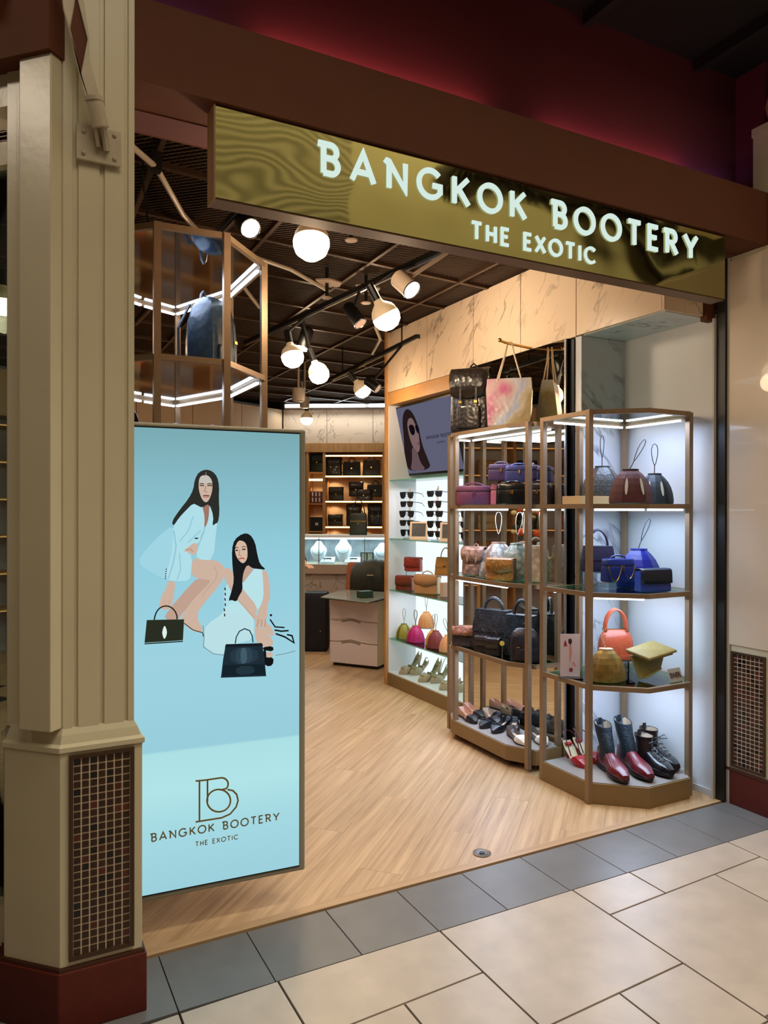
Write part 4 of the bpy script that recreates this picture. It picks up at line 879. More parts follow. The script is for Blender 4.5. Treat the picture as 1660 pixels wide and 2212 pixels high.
def boot(label, loc, rz, m, shaft, L=.30, sh=.15, rake=.0, group=None, laces=None, lean=.0, inner=None):
    t = T('ankle_boot', label, 'shoe', loc, rz, group)
    hs = [.075, .075, .074, .072, .066, .056, .048, .044, .041, .036, .024]; hc = [.090, .092, .092, .090, .084, .072, .062, .056, .050, .042, .027]
    rg = [[(x, y, z+.022 if y < L*.1 else z+.022) for x, y, z in r] for r in shoe_shell(L, .098, hs, hc, blunt=.56)]
    O('vamp', MB().loft(rg), m, t, smooth=True)
    O('sole', MB().loft([[(-.098*_sole(i/10)*1.06, L/2-L*i/10*1.01, z0), (.098*_sole(i/10)*1.06, L/2-L*i/10*1.01, z0), (.098*_sole(i/10)*1.06, L/2-L*i/10*1.01, .024), (-.098*_sole(i/10)*1.06, L/2-L*i/10*1.01, .024)] for i in range(11) for z0 in ((.0 if i < 4 else (.014 if i < 5 else .012)),)]), mat('boot_sole', (34, 24, 22), .5), t)
    O('heel_block', MB().box((-.030, L*.5-.075, 0), (.030, L*.5-.002, .022)), mat('boot_sole', (34, 24, 22)), t)
    n = 12; rings = []
    for z, rx, ry, oy in ((.05, .038, .070, .0), (.09, .038, .068, .0), (.13, .038, .060, .010), (.13+sh*.5, .042, .060, .016+lean), (.13+sh, .046, .066, .018+lean*1.6), (.13+sh, .042, .061, .018+lean*1.6), (.13+sh*.4, .03, .044, .014+lean)):
        rings.append([(rx*math.cos(2*PI*k/n), L*.5-.072+oy*.6+ry*math.sin(2*PI*k/n)*.9, z+(.010*math.sin(2*PI*k/n) if z > .2 else 0)) for k in range(n)])
    O('shaft', MB().loft(rings), shaft, t, smooth=True)
    O('lining', MB().loft([[(.97*p[0], p[1], p[2]-.002) for p in rings[5]], [(.9*p[0], p[1], p[2]) for p in rings[6]]], cap=False), inner or mat('boot_lining', (150, 128, 108), .7), t)
    O('pull_tab', MB().box((-.010, L*.5-.030+lean, .12+sh), (.010, L*.5-.024+lean, .15+sh)), shaft, t)
    if laces:
        for k in range(5):
            y = L*.5-.13-.020*k; z = .128-.012*k+(.02 if k == 0 else 0)
            O('lace', MB().tube([(-.020, y, z-.004), (0, y-.006, z+.004), (.020, y, z-.004)], .0024, 4), laces, t)
        O('lace', MB().tube([(0, L*.5-.13, .145), (.03, L*.5-.15, .165), (.035, L*.5-.17, .15), (0, L*.5-.135, .142)], .002, 4), laces, t)
    return t
def block(name, label, cat, a, b, m, group=None, bev=.0015):
    c = ((a[0]+b[0])/2, (a[1]+b[1])/2, a[2]); o = O(name, box(tuple(a[i]-c[i] for i in range(3)), tuple(b[i]-c[i] for i in range(3))), m, loc=c, label=label, cat=cat, group=group, bevel=bev); return o

CAMF = R(-28)
# ---- RIGHT TOWER ----
lv = {0: .109, 1: .605, 2: 1.08, 3: 1.535, 4: 2.017}
WD = mat('pale_oak_block', (206, 166, 122), .5)
block('riser_block', 'pale oak riser under the grey bell pouch on the right tower', 'riser', (2.80, 3.04, lv[3]), (3.22, 3.19, lv[3]+.045), WD)
bell('grey croc bell pouch with a tall loop on the oak riser', (3.02, 3.11, lv[3]+.046), CAMF, .205, .165, leather('#4a4c4e', b=.5, sc=70), gem=False, loopm=BLK, lh=.17, lw=.03, m2=leather('#5a4440', b=.5, sc=70), capm=BLK)  # brownish side panels carry a reflected tint in their colour
bell('maroon bell pouch with two pale oval inlays, loop leaning right', (2.915, 2.80, lv[3]+.001), CAMF, .205, .175, mat('maroon_stingray', (92, 44, 50), .35, bump=.5, bscale=400), gem=True, loopm=BLK, lh=.15, tilt=(.075, 0), capm=BLK)
bell('slate blue bell pouch with pale oval inlays nearest the right wall', (3.135, 2.84, lv[3]+.001), R(-42), .17, .16, mat('slate_stingray', (50, 62, 74), .35, bump=.5, bscale=400), gem=True, loopm=BLK, lh=.155, lw=.045, capm=BLK, m2=mat('dark_stingray', (30, 32, 36), .35))
rs = T('acrylic_riser', 'clear acrylic riser under the purple-black handbag', 'riser', (3.02, 3.10, lv[2])); O('top', box((-.10, -.05, .075), (.10, .05, .08)), ACR, rs)
for s_ in (-1, 1): O('leg', box((s_*.095-.003, -.05, 0), (s_*.095+.003, .05, .075)), ACR, rs)
handbag('purple-black handbag with an arched handle on clear riser', (2.98, 3.10, lv[2]+.081), CAMF, .185, .135, .085, mat('aubergine_leather', (30, 22, 44), .35, bump=.2, bscale=120), .86, .10, .007, .6, lock=False)
rs = T('acrylic_riser', 'clear acrylic block under the blue chained vanity case', 'riser', (2.975, 2.945, lv[2]), R(-14)); O('block', box((-.10, -.045, 0), (.10, .045, .038)), ACR, rs)
vb = vanity('cobalt blue vanity case with a gold chain hanging in two swags', (2.965, 2.935, lv[2]+.039), R(-14), .175, .125, .085, mat('cobalt_leather', (28, 40, 104), .35, bump=.2, bscale=90))
chn = MB()
for x0, x1, sag in ((-.085, -.005, .085), (.0, .075, .07)):
    chn.tube([(x0+(x1-x0)*k/10, -.049-.002, .088-sag*(1-((k-5)/5)**2)) for k in range(11)], .0028, 5)
O('chain', chn, GOLDC, vb, smooth=True)
bell('cobalt blue bell pouch with its loop leaning right, behind the navy clutch', (3.135, 2.95, lv[2]+.001), CAMF, .225, .205, mat('cobalt_dark', (26, 32, 118), .3, bump=.25, bscale=90), loopm=mat('navy_cord', (28, 30, 50), .4), lh=.16, tilt=(.06, 0))
flap_bag('navy flap clutch with a bright blue base at the front of the right tower', (3.03, 2.755, lv[2]+.001), R(-12), .185, .115, .06, mat('navy_leather', (30, 36, 58), .4, bump=.15, bscale=100), fl=.66, clasp=None, body=mat('azure_leather', (48, 70, 170), .4))
st = T('acrylic_riser', 'clear acrylic riser under the orange handbag', 'riser', (3.08, 3.07, lv[1]), CAMF); O('top', box((-.10, -.055, .060), (.10, .055, .066)), ACR, st)
for s_ in (-1, 1): O('leg', box((s_*.06-.004, -.05, 0), (s_*.06+.004, .05, .060)), ACR, st)
handbag('glossy orange domed handbag with two round handles', (3.075, 3.06, lv[1]+.067), CAMF, .195, .165, .10, mat('orange_lizard', (190, 84, 54), .3, noise=.2, scale=60, coat=.2), hh=.115, hr=.0065, hw=.62, handles=2, dome=True)
bell('mottled gold bell pouch in front of the orange handbag', (2.845, 2.90, lv[1]+.001), R(-30), .185, .165, mat('gold_python', (156, 122, 62), .35, noise=.45, scale=26, metal=.3, bump=.2, bscale=80), lh=.075, lw=.012, tilt=(-.03, 0), loopm=mat('pale_tan', (214, 176, 146), .5), capm=mat('pale_tan', (214, 176, 146)))
fo = T('foldover_clutch', 'olive gold foldover clutch propped beside the gold pouch', 'handbag', (3.065, 2.815, lv[1]+.002), R(-10))
OLV = mat('olive_shagreen', (146, 124, 66), .45, noise=.2, scale=60, bump=.4, bscale=260)
O('body', MB().loft([[(-.055+q*.0, y, .003), (.085, y+.02, .045), (.13, y+.045, .125), (-.09, y+.03, .125)] for q, y in ((0, -.012), (0, .012))]), OLV, fo, bevel=.003)
O('folded_flap', MB().loft([[(-.13, .02, .150+e), (-.035, -.055, .108+e), (.155, -.035, .140+e), (.08, .07, .178+e)] for e in (0, .014)]), OLV, fo, bevel=.004)
O('flap_lip', MB().loft([[(-.112, .03, .142+e), (-.03, -.035, .100+e), (.140, -.02, .126+e), (.09, .06, .150+e)] for e in (0, .010)]), OLV, fo)
O('gold_hem', MB().bar((-.03, -.016, .012), (.085, .006, .052), .01, .01), mat('pale_gold', (190, 176, 120), .3, metal=.5), fo)
fl = T('photo_card', 'pale pink advert card with a red figure standing on the third shelf', 'card', (2.735, 3.05, lv[1]), R(-32))
O('card', box((-.052, 0, .004), (.052, .003, .232)), mat('pale_pink_card', (214, 188, 190), .5), fl)
O('acrylic_foot', MB().box((-.06, -.05, 0), (.06, .03, .003)), ACR, fl)
RDF = mat('print_red_figure', (150, 42, 58), .6)
def flat(parent, pts, m, y, name='printed_figure'): O(name, MB().add([(x, y, z) for x, z in pts], [tuple(range(len(pts)))]), m, parent)
flat(fl, [(-.008, .206), (.006, .206), (.010, .19), (.002, .172), (-.010, .185)], mat('print_dark_hair', (60, 20, 30)), -.0006); flat(fl, [(-.006, .17), (.006, .172), (.010, .13), (.004, .10), (.0, .07), (-.003, .10)], mat('print_skin', (216, 140, 130)), -.0008)
flat(fl, [(-.032, .185), (-.026, .20), (-.020, .185), (-.016, .165), (-.034, .165)], RDF, -.0009, 'printed_bag'); flat(fl, [(-.004, .028), (.014, .030), (.013, .05), (-.004, .048)], RDF, -.0009, 'printed_bag'); flat(fl, [(.012, .07), (.03, .055), (.032, .06), (.018, .085)], mat('print_skin', (216, 140, 130)), -.0009)
pc_ = T('name_placard', 'small clear placard with dark lettering at the corner of the third shelf', 'sign', (3.16, 2.71, lv[1]), R(4)); pc_.rotation_euler = (R(-18), 0, R(4))
O('plate', box((-.05, 0, .0), (.05, .003, .07)), mat('placard_acrylic', (176, 168, 160), .3), pc_)
text('FLY METAL', -.042, .044, .024, .022, .0055, -.002, -.0005, pc_, mat('placard_ink', (96, 80, 74), .6), 'printed_letter', per=False)
REDL = leather('#c22430', b=.4, sc=90)
pump('red slingback pump at the left of the right tower plinth', (2.835, 3.115, lv[0]), R(-12), REDL, .20, .085, sling=mat('burgundy_strap', (74, 20, 26), .4))
pump('red slingback pump half hidden behind the corner post', (2.935, 3.13, lv[0]), R(-4), REDL, .20, .085, sling=mat('burgundy_strap', (74, 20, 26), .4))
BURG = mat('burgundy_leather', (112, 34, 44), .28, noise=.3, scale=14, bump=.12, bscale=60, coat=.3); NVY = mat('navy_python', (34, 44, 54), .45, noise=.4, scale=50, bump=.5, bscale=120, kind='voronoi')
boot('burgundy ankle boot with dark python shaft, nearest the corner post', (2.885, 2.885, lv[0]), R(-22), BURG, NVY, .31, .10, lean=.05)
boot('burgundy ankle boot with dark python shaft, set behind its mate', (3.01, 2.85, lv[0]), R(-18), BURG, NVY, .31, .11, lean=.05)
BLKL = mat('black_patent', (28, 26, 30), .2, noise=.3, scale=12, coat=.5)
boot('black lace-up ankle boot in front at the plinth edge', (3.12, 2.83, lv[0]), R(-8), BLKL, mat('black_brown_leather', (40, 26, 24), .3), .28, .04, laces=BLK)
boot('black lace-up ankle boot against the pale wall', (3.215, 2.88, lv[0]), R(-6), BLKL, mat('black_brown_leather', (40, 26, 24), .3), .28, .05, laces=BLK)

# ---- LEFT TOWER ----
l = {0: .129, 1: .615, 2: 1.075, 3: 1.535, 4: 2.008}
vanity('rose and violet ombre vanity case at the left end of the top shelf', (2.745, 3.97, l[3]+.001), R(-40), .225, .125, .10, mat('rose_violet_leather', (128, 60, 74), .4, col2=(74, 50, 92), scale=5, bump=.2, bscale=90), pull='self')
vanity('pink vanity case with a blue trim behind the rose one', (2.855, 3.80, l[3]+.001), R(-50), .16, .135, .08, mat('pink_leather', (172, 90, 112), .4, bump=.2, bscale=90), pull='self')
vanity('glossy black vanity case on the top shelf of the left tower', (2.775, 3.60, l[3]+.001), R(-48), .20, .125, .10, mat('black_gloss_leather', (22, 22, 24), .2, bump=.25, bscale=70, coat=.4), side=SILV)
vanity('plum vanity case stacked on the pink one', (2.83, 3.795, l[3]+.1525), R(-40), .16, .105, .09, mat('plum_leather', (66, 42, 70), .4, bump=.2, bscale=90))
vanity('indigo vanity case stacked on the black cases', (2.855, 3.645, l[3]+.1415), R(-40), .17, .10, .09, mat('indigo_leather', (58, 60, 112), .4, bump=.2, bscale=90))
vanity('black brown vanity case behind the tall corner post', (2.855, 3.455, l[3]+.001), R(-60), .15, .125, .08, mat('black_brown_gloss', (36, 26, 24), .25, bump=.2, bscale=90))
PY = lambda n, c, c2=None: mat(n, c, .42, noise=.5, scale=30, bump=.5, bscale=90, kind='voronoi', col2=c2)
backpack('small tan and grey python backpack at the left of the second shelf', (2.765, 3.99, l[2]+.001), R(-55), .15, .185, .10, PY('tan_python', (176, 132, 112), (122, 92, 82)), group=None)
bell('grey and tan python bell pouch with pale loop, left one', (2.86, 3.86, l[2]+.001), R(-35), .22, .215, PY('grey_python', (178, 172, 166), (120, 112, 110)), m2=PY('tan_python', (176, 132, 112), (122, 92, 82)), loopm=mat('pale_cord', (206, 190, 168), .5), lh=.19, lw=.055)
bell('grey-green python bell pouch with pale loop, right one', (2.865, 3.68, l[2]+.001), R(-35), .19, .215, PY('greygreen_python', (160, 166, 152), (112, 118, 110)), loopm=mat('pale_cord', (206, 190, 168), .5), lh=.19, lw=.055, tilt=(.02, 0))
handbag('tall beige python bucket bag beside the corner post', (2.87, 3.50, l[2]+.001), R(-40), .12, .215, .11, PY('beige_python', (196, 170, 140), (170, 140, 112)), .9, .05, .005, .6, flap=False, lock=False)
flap_bag('ochre croc flap bag at the front of the second shelf', (2.735, 3.66, l[2]+.001), R(-56), .17, .13, .085, leather('#b27c3e', b=.7, sc=60), gusset=mat('brown_gusset', (78, 62, 50), .5), fl=.56, point=.12, clasp=None)
tp = T('display_tray', 'shiny glass tray with small jewellery on the second shelf of the left tower', 'tray', (2.73, 3.83, l[2]+.001), R(-70)); O('tray', box((-.05, -.03, 0), (.05, .03, .008)), SILV, tp, bevel=.002); O('ring', MB().tube([(.02+.012*math.cos(a), .0+.012*math.sin(a), .012) for a in [2*PI*k/8 for k in range(8)]], .003, 5, closed=True), SILV, tp)
flap_bag('copper and black python clutch with turned flap on the third shelf', (2.735, 4.03, l[1]+.001), R(-42), .19, .125, .08, PY('copper_python', (196, 134, 112), (140, 92, 78)), fl=.45, clasp='gold', body=PY('dark_brown_python', (74, 56, 54)), gusset=BLK)
DBR = leather('#332a28', b=.5, sc=90)
flap_bag('tiny dark brown handbag, left of the two minis', (2.705, 3.82, l[1]+.001), R(-58), .085, .095, .06, DBR, fl=.6, handle=DBR, hh=.045, clasp=None)
flap_bag('tiny dark brown handbag, right of the two minis', (2.71, 3.70, l[1]+.001), R(-58), .09, .10, .06, DBR, fl=.6, handle=DBR, hh=.045, clasp=None)
handbag('large black brown python doctor bag with stiff handles', (2.825, 3.86, l[1]+.001), R(-64), .26, .245, .16, PY('black_python', (44, 38, 38), (24, 22, 24)), .88, .085, .010, .5, handles=1, lock=False)
handbag('large dark navy handbag behind the corner post', (2.85, 3.61, l[1]+.001), R(-64), .20, .24, .12, PY('navy_black_python', (34, 44, 52), (22, 26, 30)), .9, .10, .010, .5, lock=False)
backpack('small black and wine domed backpack at the front of the third shelf', (2.765, 3.475, l[1]+.001), R(-40), .17, .19, .10, PY('wine_black_leather', (52, 36, 44), (28, 30, 36)), dome=True, flap=False)
tg = T('price_tag', 'small yellow oval tag on a thin clear stand', 'tag', (2.665, 3.56, l[1])); O('disc', MB().lathe([(.0005, 0), (.015, .002), (.015, .004), (.0005, .006)], 12, (0, 0, .095), (-.5, -.8, .2)), mat('yellow_tag', (222, 196, 92), .4), tg); O('stem', MB().bar((0, 0, .0), (0, 0, .09), .004), ACR, tg)
# shoes on the left plinth
PK = mat('blush_leather', (206, 156, 136), .4); NB = mat('black_toe', (40, 36, 40), .35); TP = mat('taupe_leather', (168, 142, 120), .45); BK = leather('#23262e', b=.5, sc=80); WTO = mat('white_toe', (232, 222, 214), .35)
flat_shoe('blush ballet flat with black toe at the left plinth corner', (2.745, 4.03, l[0]), R(-10), PK, NB)
flat_shoe('blush ballet flat with black toe set further back', (2.84, 4.10, l[0]), R(-6), PK, NB)
flat_shoe('black ballet flat with bow, left of the pair', (2.80, 3.865, l[0]), R(-66), BK, BK, bow=BK)
flat_shoe('black ballet flat with bow, front of the pair', (2.805, 3.755, l[0]), R(-62), BK, BK, bow=BK)
flat_shoe('taupe ballet flat with black toe behind the black pair', (2.86, 3.93, l[0]), R(-15), TP, NB)
flat_shoe('dark ballet flat lying at the back by the mirror', (2.86, 3.70, l[0]), R(-40), BK, NB)
flat_shoe('charcoal ballet flat with white toe at the plinth front', (2.755, 3.53, l[0]), R(-16), mat('charcoal_suede', (96, 84, 80), .7), WTO)
flat_shoe('charcoal ballet flat with white toe beside the corner post', (2.86, 3.47, l[0]), R(-14), mat('charcoal_suede', (96, 84, 80)), WTO)
block('price_card', 'small cream price card lying between the flats', 'card', (2.70, 3.955, l[0]), (2.76, 3.985, l[0]+.002), mat('cream_card', (226, 204, 160), .5))
# on top of the left tower
backpack('large black croc backpack with flap standing on top of the left tower', (2.775, 4.04, l[4]+.001), R(-50), .26, .42, .15, leather('#2e2622', b=.8, sc=38, rough=.28))
tt = bpy.data.materials.new('pastel_croc'); tt.use_nodes = True; N = tt.node_tree.nodes; L = tt.node_tree.links; b = N['Principled BSDF']; b.inputs['Roughness'].default_value = .28
tc = N.new('ShaderNodeTexCoord'); n = N.new('ShaderNodeTexNoise'); n.inputs['Scale'].default_value = 6.0; n.inputs['Detail'].default_value = 1; cr = N.new('ShaderNodeValToRGB'); sx = N.new('ShaderNodeSeparateXYZ'); ma = N.new('ShaderNodeMath'); ma.operation = 'MULTIPLY_ADD'; ma.inputs[1].default_value = 2.6; mb_ = N.new('ShaderNodeMath'); mb_.operation = 'MULTIPLY_ADD'; mb_.inputs[1].default_value = -.9
L.new(tc.outputs['Object'], n.inputs[0]); L.new(tc.outputs['Object'], sx.inputs[0]); L.new(sx.outputs[0], ma.inputs[0]); L.new(n.outputs[0], ma.inputs[2]); L.new(sx.outputs[2], mb_.inputs[0]); L.new(ma.outputs[0], mb_.inputs[2])
ad_ = N.new('ShaderNodeMath'); ad_.inputs[1].default_value = .12; L.new(mb_.outputs[0], ad_.inputs[0]); L.new(ad_.outputs[0], cr.inputs[0]); L.new(cr.outputs[0], b.inputs['Base Color'])
el = cr.color_ramp.elements; el[0].position = .10; el[0].color = lin((200, 112, 150)); el[1].position = .85; el[1].color = lin((184, 160, 118))
for p_, c_ in ((.28, (206, 176, 176)), (.42, (204, 198, 206)), (.56, (178, 184, 214)), (.68, (206, 194, 176))): q = el.new(p_); q.color = lin(c_)
v = N.new('ShaderNodeTexVoronoi'); v.inputs['Scale'].default_value = 34; bp = N.new('ShaderNodeBump'); bp.inputs['Strength'].default_value = .8; bp.inputs['Distance'].default_value = .003; L.new(tc.outputs['Object'], v.inputs[0]); L.new(v.outputs[0], bp.inputs['Height']); L.new(bp.outputs[0], b.inputs['Normal'])
tote('pastel pink and cream croc tote with long handles over a brass hook', (2.80, 3.67, l[4]+.001), R(-42), .265, .30, .13, tt, mat('cream_strap', (220, 196, 170), .4), hh=.225, top=1.0)
hk = T('brass_hook', 'brass hook rail holding the tote handles above the left tower', 'hook', (2.79, 3.675, 2.528)); O('arm', MB().tube([(-.07, -.02, .005), (0, 0, .0), (.19, .02, -.005)], .008, 8), GOLDC, hk); O('knob', MB().ball((-.075, -.02, .008), .013, 8), GOLDC, hk, smooth=True)

# ---- LIT CASE CONTENTS ----
DL = mat('smoked_lens', (32, 34, 38), .08, coat=.5); FRM = mat('dark_wire', (52, 48, 46), .3, metal=.6)
def sunglasses(label, loc, rz, lens, shape_, group):
    t = T('sunglasses', label, 'sunglasses', loc, rz, group)
    for s_ in (-1, 1):
        if shape_ == 'aviator': pl = [(-.027, .018), (.027, .020), (.030, .004), (.020, -.022), (-.006, -.026), (-.024, -.012)]
        else: pl = [(-.028, .017), (.030, .020), (.032, .004), (.022, -.018), (-.018, -.018), (-.029, -.004)]
        vs = [(s_*(.036+x), -.002-abs(x)*.05, z) for x, z in pl]; 
        if s_ < 0: vs = vs[::-1]
        O('lens', MB().loft([vs, [(x, y+.0025, z) for x, y, z in vs]]), lens, t)
        O('temple', MB().tube([(s_*.068, 0, .014), (s_*.072, .06, .012), (s_*.070, .11, .006), (s_*.068, .14, -.014)], .0022, 4), FRM, t)
    t.scale = (1.15, .95, 1.3)
    O('bridge', MB().tube([(-.012, -.002, .012), (0, -.004, .015), (.012, -.002, .012)], .0022, 4).tube([(-.068, 0, .016), (-.03, -.003, .019), (.03, -.003, .019), (.068, 0, .016)], .0018, 4), FRM, t)
    return t
for si, (sx_, sy_) in enumerate(((3.12, 5.47), (3.12, 5.02), (3.12, 4.66))):
    s = T('eyewear_stand', ['left upright sunglasses stand on the top glass shelf', 'second upright sunglasses stand on the top glass shelf', 'sunglasses stand partly hidden by the display tower'][si], 'display stand', (sx_, sy_, 1.261), R(-35))
    O('upright', MB().box((-.008, .012, .004), (.008, .02, .40)), mat('pale_wood_post', (206, 182, 160), .5), s); O('base', MB().box((-.05, -.03, 0), (.05, .06, .006)), ACR, s); O('finial', MB().loft([[(-.01, .012, .40), (.01, .012, .40), (.01, .02, .40), (-.01, .02, .40)], [(.004, .014, .435), (.010, .014, .44), (.010, .018, .44), (.004, .018, .435)]]), mat('brown_tip', (110, 84, 64)), s)
    for k in range(5):
        shp_ = 'aviator' if (k+si) % 2 == 0 else 'square'
        ordn = ['lowest', 'second lowest', 'middle', 'second highest', 'highest'][k]
        sunglasses('%s dark %s sunglasses on the %s stand' % (ordn, shp_, ['left', 'second', 'third, half hidden'][si]), (sx_-.030, sy_-.006, 1.261+.050+.080*k), R(-70+6*(k % 3-1)), DL, shp_, 'sunglasses on the three stands')
for px_, py_, lb in ((3.09, 5.27, 'pale wood picture frame leaning between the first two eyewear stands'), (3.09, 4.80, 'pale wood picture frame beside the display tower')):
    f = T('picture_frame', lb, 'picture frame', (px_, py_, 1.261)); f.rotation_euler = (R(-14), 0, R(-40))
    O('frame', MB().box((-.075, 0, 0), (.075, .012, .024)).box((-.075, 0, .135), (.075, .012, .15)).box((-.075, 0, .024), (-.058, .012, .135)).box((.058, 0, .024), (.075, .012, .135)), mat('pale_wood_frame', (214, 178, 146), .5), f)
    O('photo', box((-.058, .006, .024), (.058, .009, .135)), mat('dark_photo', (58, 52, 44), .3, noise=.6, scale=25), f)
def riser(label, loc, rz, w, d, h):
    t = T('acrylic_riser', label, 'riser', loc, rz)
    O('top', box((-w/2, -d/2, h-.004), (w/2, d/2, h)), ACR, t)
    for s_ in (-1, 1): O('leg', box((s_*w/2-.002, -d/2, 0), (s_*w/2+.002, d/2, h-.004)), ACR, t)
SC2 = .821
riser('clear riser under the upper coral red flap bag', (3.17, 5.47, SC2), R(-35), .14, .08, .16)
flap_bag('coral red croc flap bag on the clear riser', (3.16, 5.47, SC2+.161), R(-56), .15, .115, .06, leather('#b04438', b=.4, sc=90), fl=.72, clasp=None)
flap_bag('rust brown croc flap bag at the left of the case shelf', (3.09, 5.49, SC2+.001), R(-56), .155, .12, .07, leather('#8a3f2c', b=.4, sc=90), gusset=mat('rust_gusset', (190, 120, 98), .5), fl=.68, clasp=None)
flap_bag('tan envelope bag with small top handle and cream side', (3.12, 5.17, SC2+.001), R(-56), .21, .15, .09, mat('tan_leather', (190, 134, 90), .5), gusset=mat('cream_gusset', (228, 196, 160), .6), fl=.42, point=.18, clasp=None, handle=mat('tan_leather', (190, 134, 90)), hh=.035)
riser('clear riser under the mustard handbag', (3.165, 4.95, SC2), R(-35), .15, .08, .165)
handbag('mustard brown handbag with an arched handle on clear riser', (3.155, 4.95, SC2+.166), R(-54), .17, .135, .07, mat('mustard_leather', (164, 112, 52), .4), .9, .085, .0045, .5)
block('jewel_card', 'small pink jewellery card beside the tan envelope bag', 'card', (3.10, 4.90, SC2), (3.16, 4.95, SC2+.11), mat('salmon_card', (206, 160, 140), .6))
SC3 = .406; cord = mat('grey_cord', (120, 104, 96), .5)
GRN = mat('olive_green_leather', (150, 140, 62), .45); 
bell('olive green bell pouch at the left end of the lower glass shelf', (3.085, 5.50, SC3), R(-35), .125, .125, GRN, m2=mat('dark_green_leather', (86, 92, 44), .4), loopm=cord, lh=.125, lw=.035)
bell('pale olive bell pouch behind the magenta one', (3.15, 5.42, SC3), R(-35), .125, .12, mat('pale_olive_leather', (176, 164, 110), .45), loopm=cord, lh=.125, lw=.035)
bell('magenta bell pouch on the lower glass shelf', (3.09, 5.31, SC3), R(-35), .135, .13, mat('magenta_leather', (176, 36, 104), .4), loopm=cord, lh=.13, lw=.035)
riser('clear riser under the tan bell pouch', (3.18, 5.29, SC3), R(-35), .11, .09, .115)
bell('tan bell pouch raised on a clear riser', (3.18, 5.29, SC3+.116), R(-35), .125, .13, mat('tan_pouch_leather', (200, 136, 84), .45), loopm=cord, lh=.14, lw=.03)
bell('amber yellow bell pouch beside the maroon one', (3.16, 5.14, SC3), R(-35), .12, .12, mat('amber_leather', (206, 142, 66), .45), loopm=cord, lh=.12, lw=.035)
bell('maroon bell pouch on the lower glass shelf', (3.10, 5.01, SC3), R(-35), .125, .135, mat('wine_leather', (128, 58, 60), .4), loopm=cord, lh=.13, lw=.035)
bell('peach bell pouch next to the display tower post', (3.10, 4.83, SC3), R(-35), .125, .13, mat('peach_leather', (222, 158, 114), .45), loopm=cord, lh=.12, lw=.035, tilt=(-.03, 0))
GS = mat('antique_gold_leather', (192, 172, 140), .45, metal=0, noise=.3, scale=30)
for k, (x_, y_, a_, lb) in enumerate(((3.10, 5.46, 62, 'knotted gold heel nearest the left panel of the case floor'), (3.17, 5.40, 62, 'knotted gold heel behind the first one'), (3.10, 5.14, 58, 'knotted gold heel in the middle of the case floor'), (3.17, 5.07, 58, 'strappy gold heel with upturned back in the middle of the case floor'), (3.10, 4.84, 55, 'gold strappy sandal low on the case floor by the tower'), (3.16, 4.74, 55, 'gold strappy sandal mostly behind the tower post'))):
    pump(lb, (x_+.02, y_, .116), R(-86+3*(k%2)), GS, .215 if k < 4 else .19, .125 if k < 4 else .03, sling=GS if k == 3 else None, inner=GS, knot=True)

# ================================================================== FAR ROOM
def far_pt(x, y): return (FX+x*math.cos(FR)-y*math.sin(FR), FY+x*math.sin(FR)+y*math.cos(FR))
CB = T('jewellery_counter', 'glass-topped jewellery counter lit blue-white with a marble front at the back', 'counter', (*far_pt(.35, -2.15), 0), FR)
O('marble_front', box((0.02, .02, .0), (1.7, .05, .78)), marble('counter_marble', (190, 176, 168), (140, 128, 122)), CB); O('counter_body', box((0, .05, 0), (1.7, .5, .78)), WHITE, CB)
O('ledge', box((-.02, -.03, .78), (1.72, .5, .885)), mat('taupe_ledge', (180, 160, 146), .4), CB)
O('glass_front', box((0, -.02, .885), (1.7, -.014, 1.195)), GL, CB); O('top_rail', MB().box((-.01, -.03, 1.19), (1.72, 0, 1.215)).box((-.01, .44, 1.19), (1.72, .47, 1.215)), mat('white_rail', (236, 240, 248), .3), CB)
O('glass_top', box((0, 0, 1.20), (1.7, .44, 1.206)), GL, CB); O('case_back', box((0, .46, .885), (1.7, .47, 1.19)), mat('grey_case_back', (150, 156, 166), .25, noise=.5, scale=9), CB)
O('led_tube', MB().bar((.02, .01, 1.18), (1.68, .01, 1.18), .02), emis('counter_led', (220, 232, 255), 5), CB)
for a in (.46, .98, 1.4): O('mullion', MB().box((a-.004, -.022, .885), (a+.004, -.012, 1.19)), SILV, CB)
light('AREA', 'counter_glow', (.85, .18, 1.17), 14, (.8, .88, 1), 1.5, (.85, .18, 0), .2, parent=CB)
BW = mat('white_bust_velvet', (226, 228, 240), .7)
def on_counter(x, y, z): p = far_pt(.35+x, -2.15+y); return (p[0], p[1], z)
for x_, h_, lb in ((.43, .26, 'white necklace bust at the left end of the jewellery counter'), (.72, .29, 'white necklace bust left of the centre of the counter'), (1.17, .24, 'white necklace bust at the right end of the counter')):
    t = T('necklace_bust', lb, 'display bust', on_counter(x_, .16, .887), FR)
    O('bust', MB().loft([[(-.03*1.4, -.02, 0), (.03*1.4, -.02, 0), (.03, .05, 0), (-.03, .05, 0)], [(-.11, -.05, h_*.45), (.11, -.05, h_*.45), (.10, .04, h_*.45), (-.10, .04, h_*.45)], [(-.12, -.01, h_*.66), (.12, -.01, h_*.66), (.10, .05, h_*.66), (-.10, .05, h_*.66)], [(-.05, .0, h_*.82), (.05, .0, h_*.82), (.04, .05, h_*.82), (-.04, .05, h_*.82)], [(-.045, .01, h_), (.045, .01, h_), (.04, .05, h_), (-.04, .05, h_)]]), BW, t, smooth=True, sub=1)
    O('necklace', MB().tube([(.07*math.cos(a), -.045-.0*a, h_*.62+.07*math.sin(a)) for a in [PI+PI*k/8 for k in range(9)]], .003, 4), SILV, t)
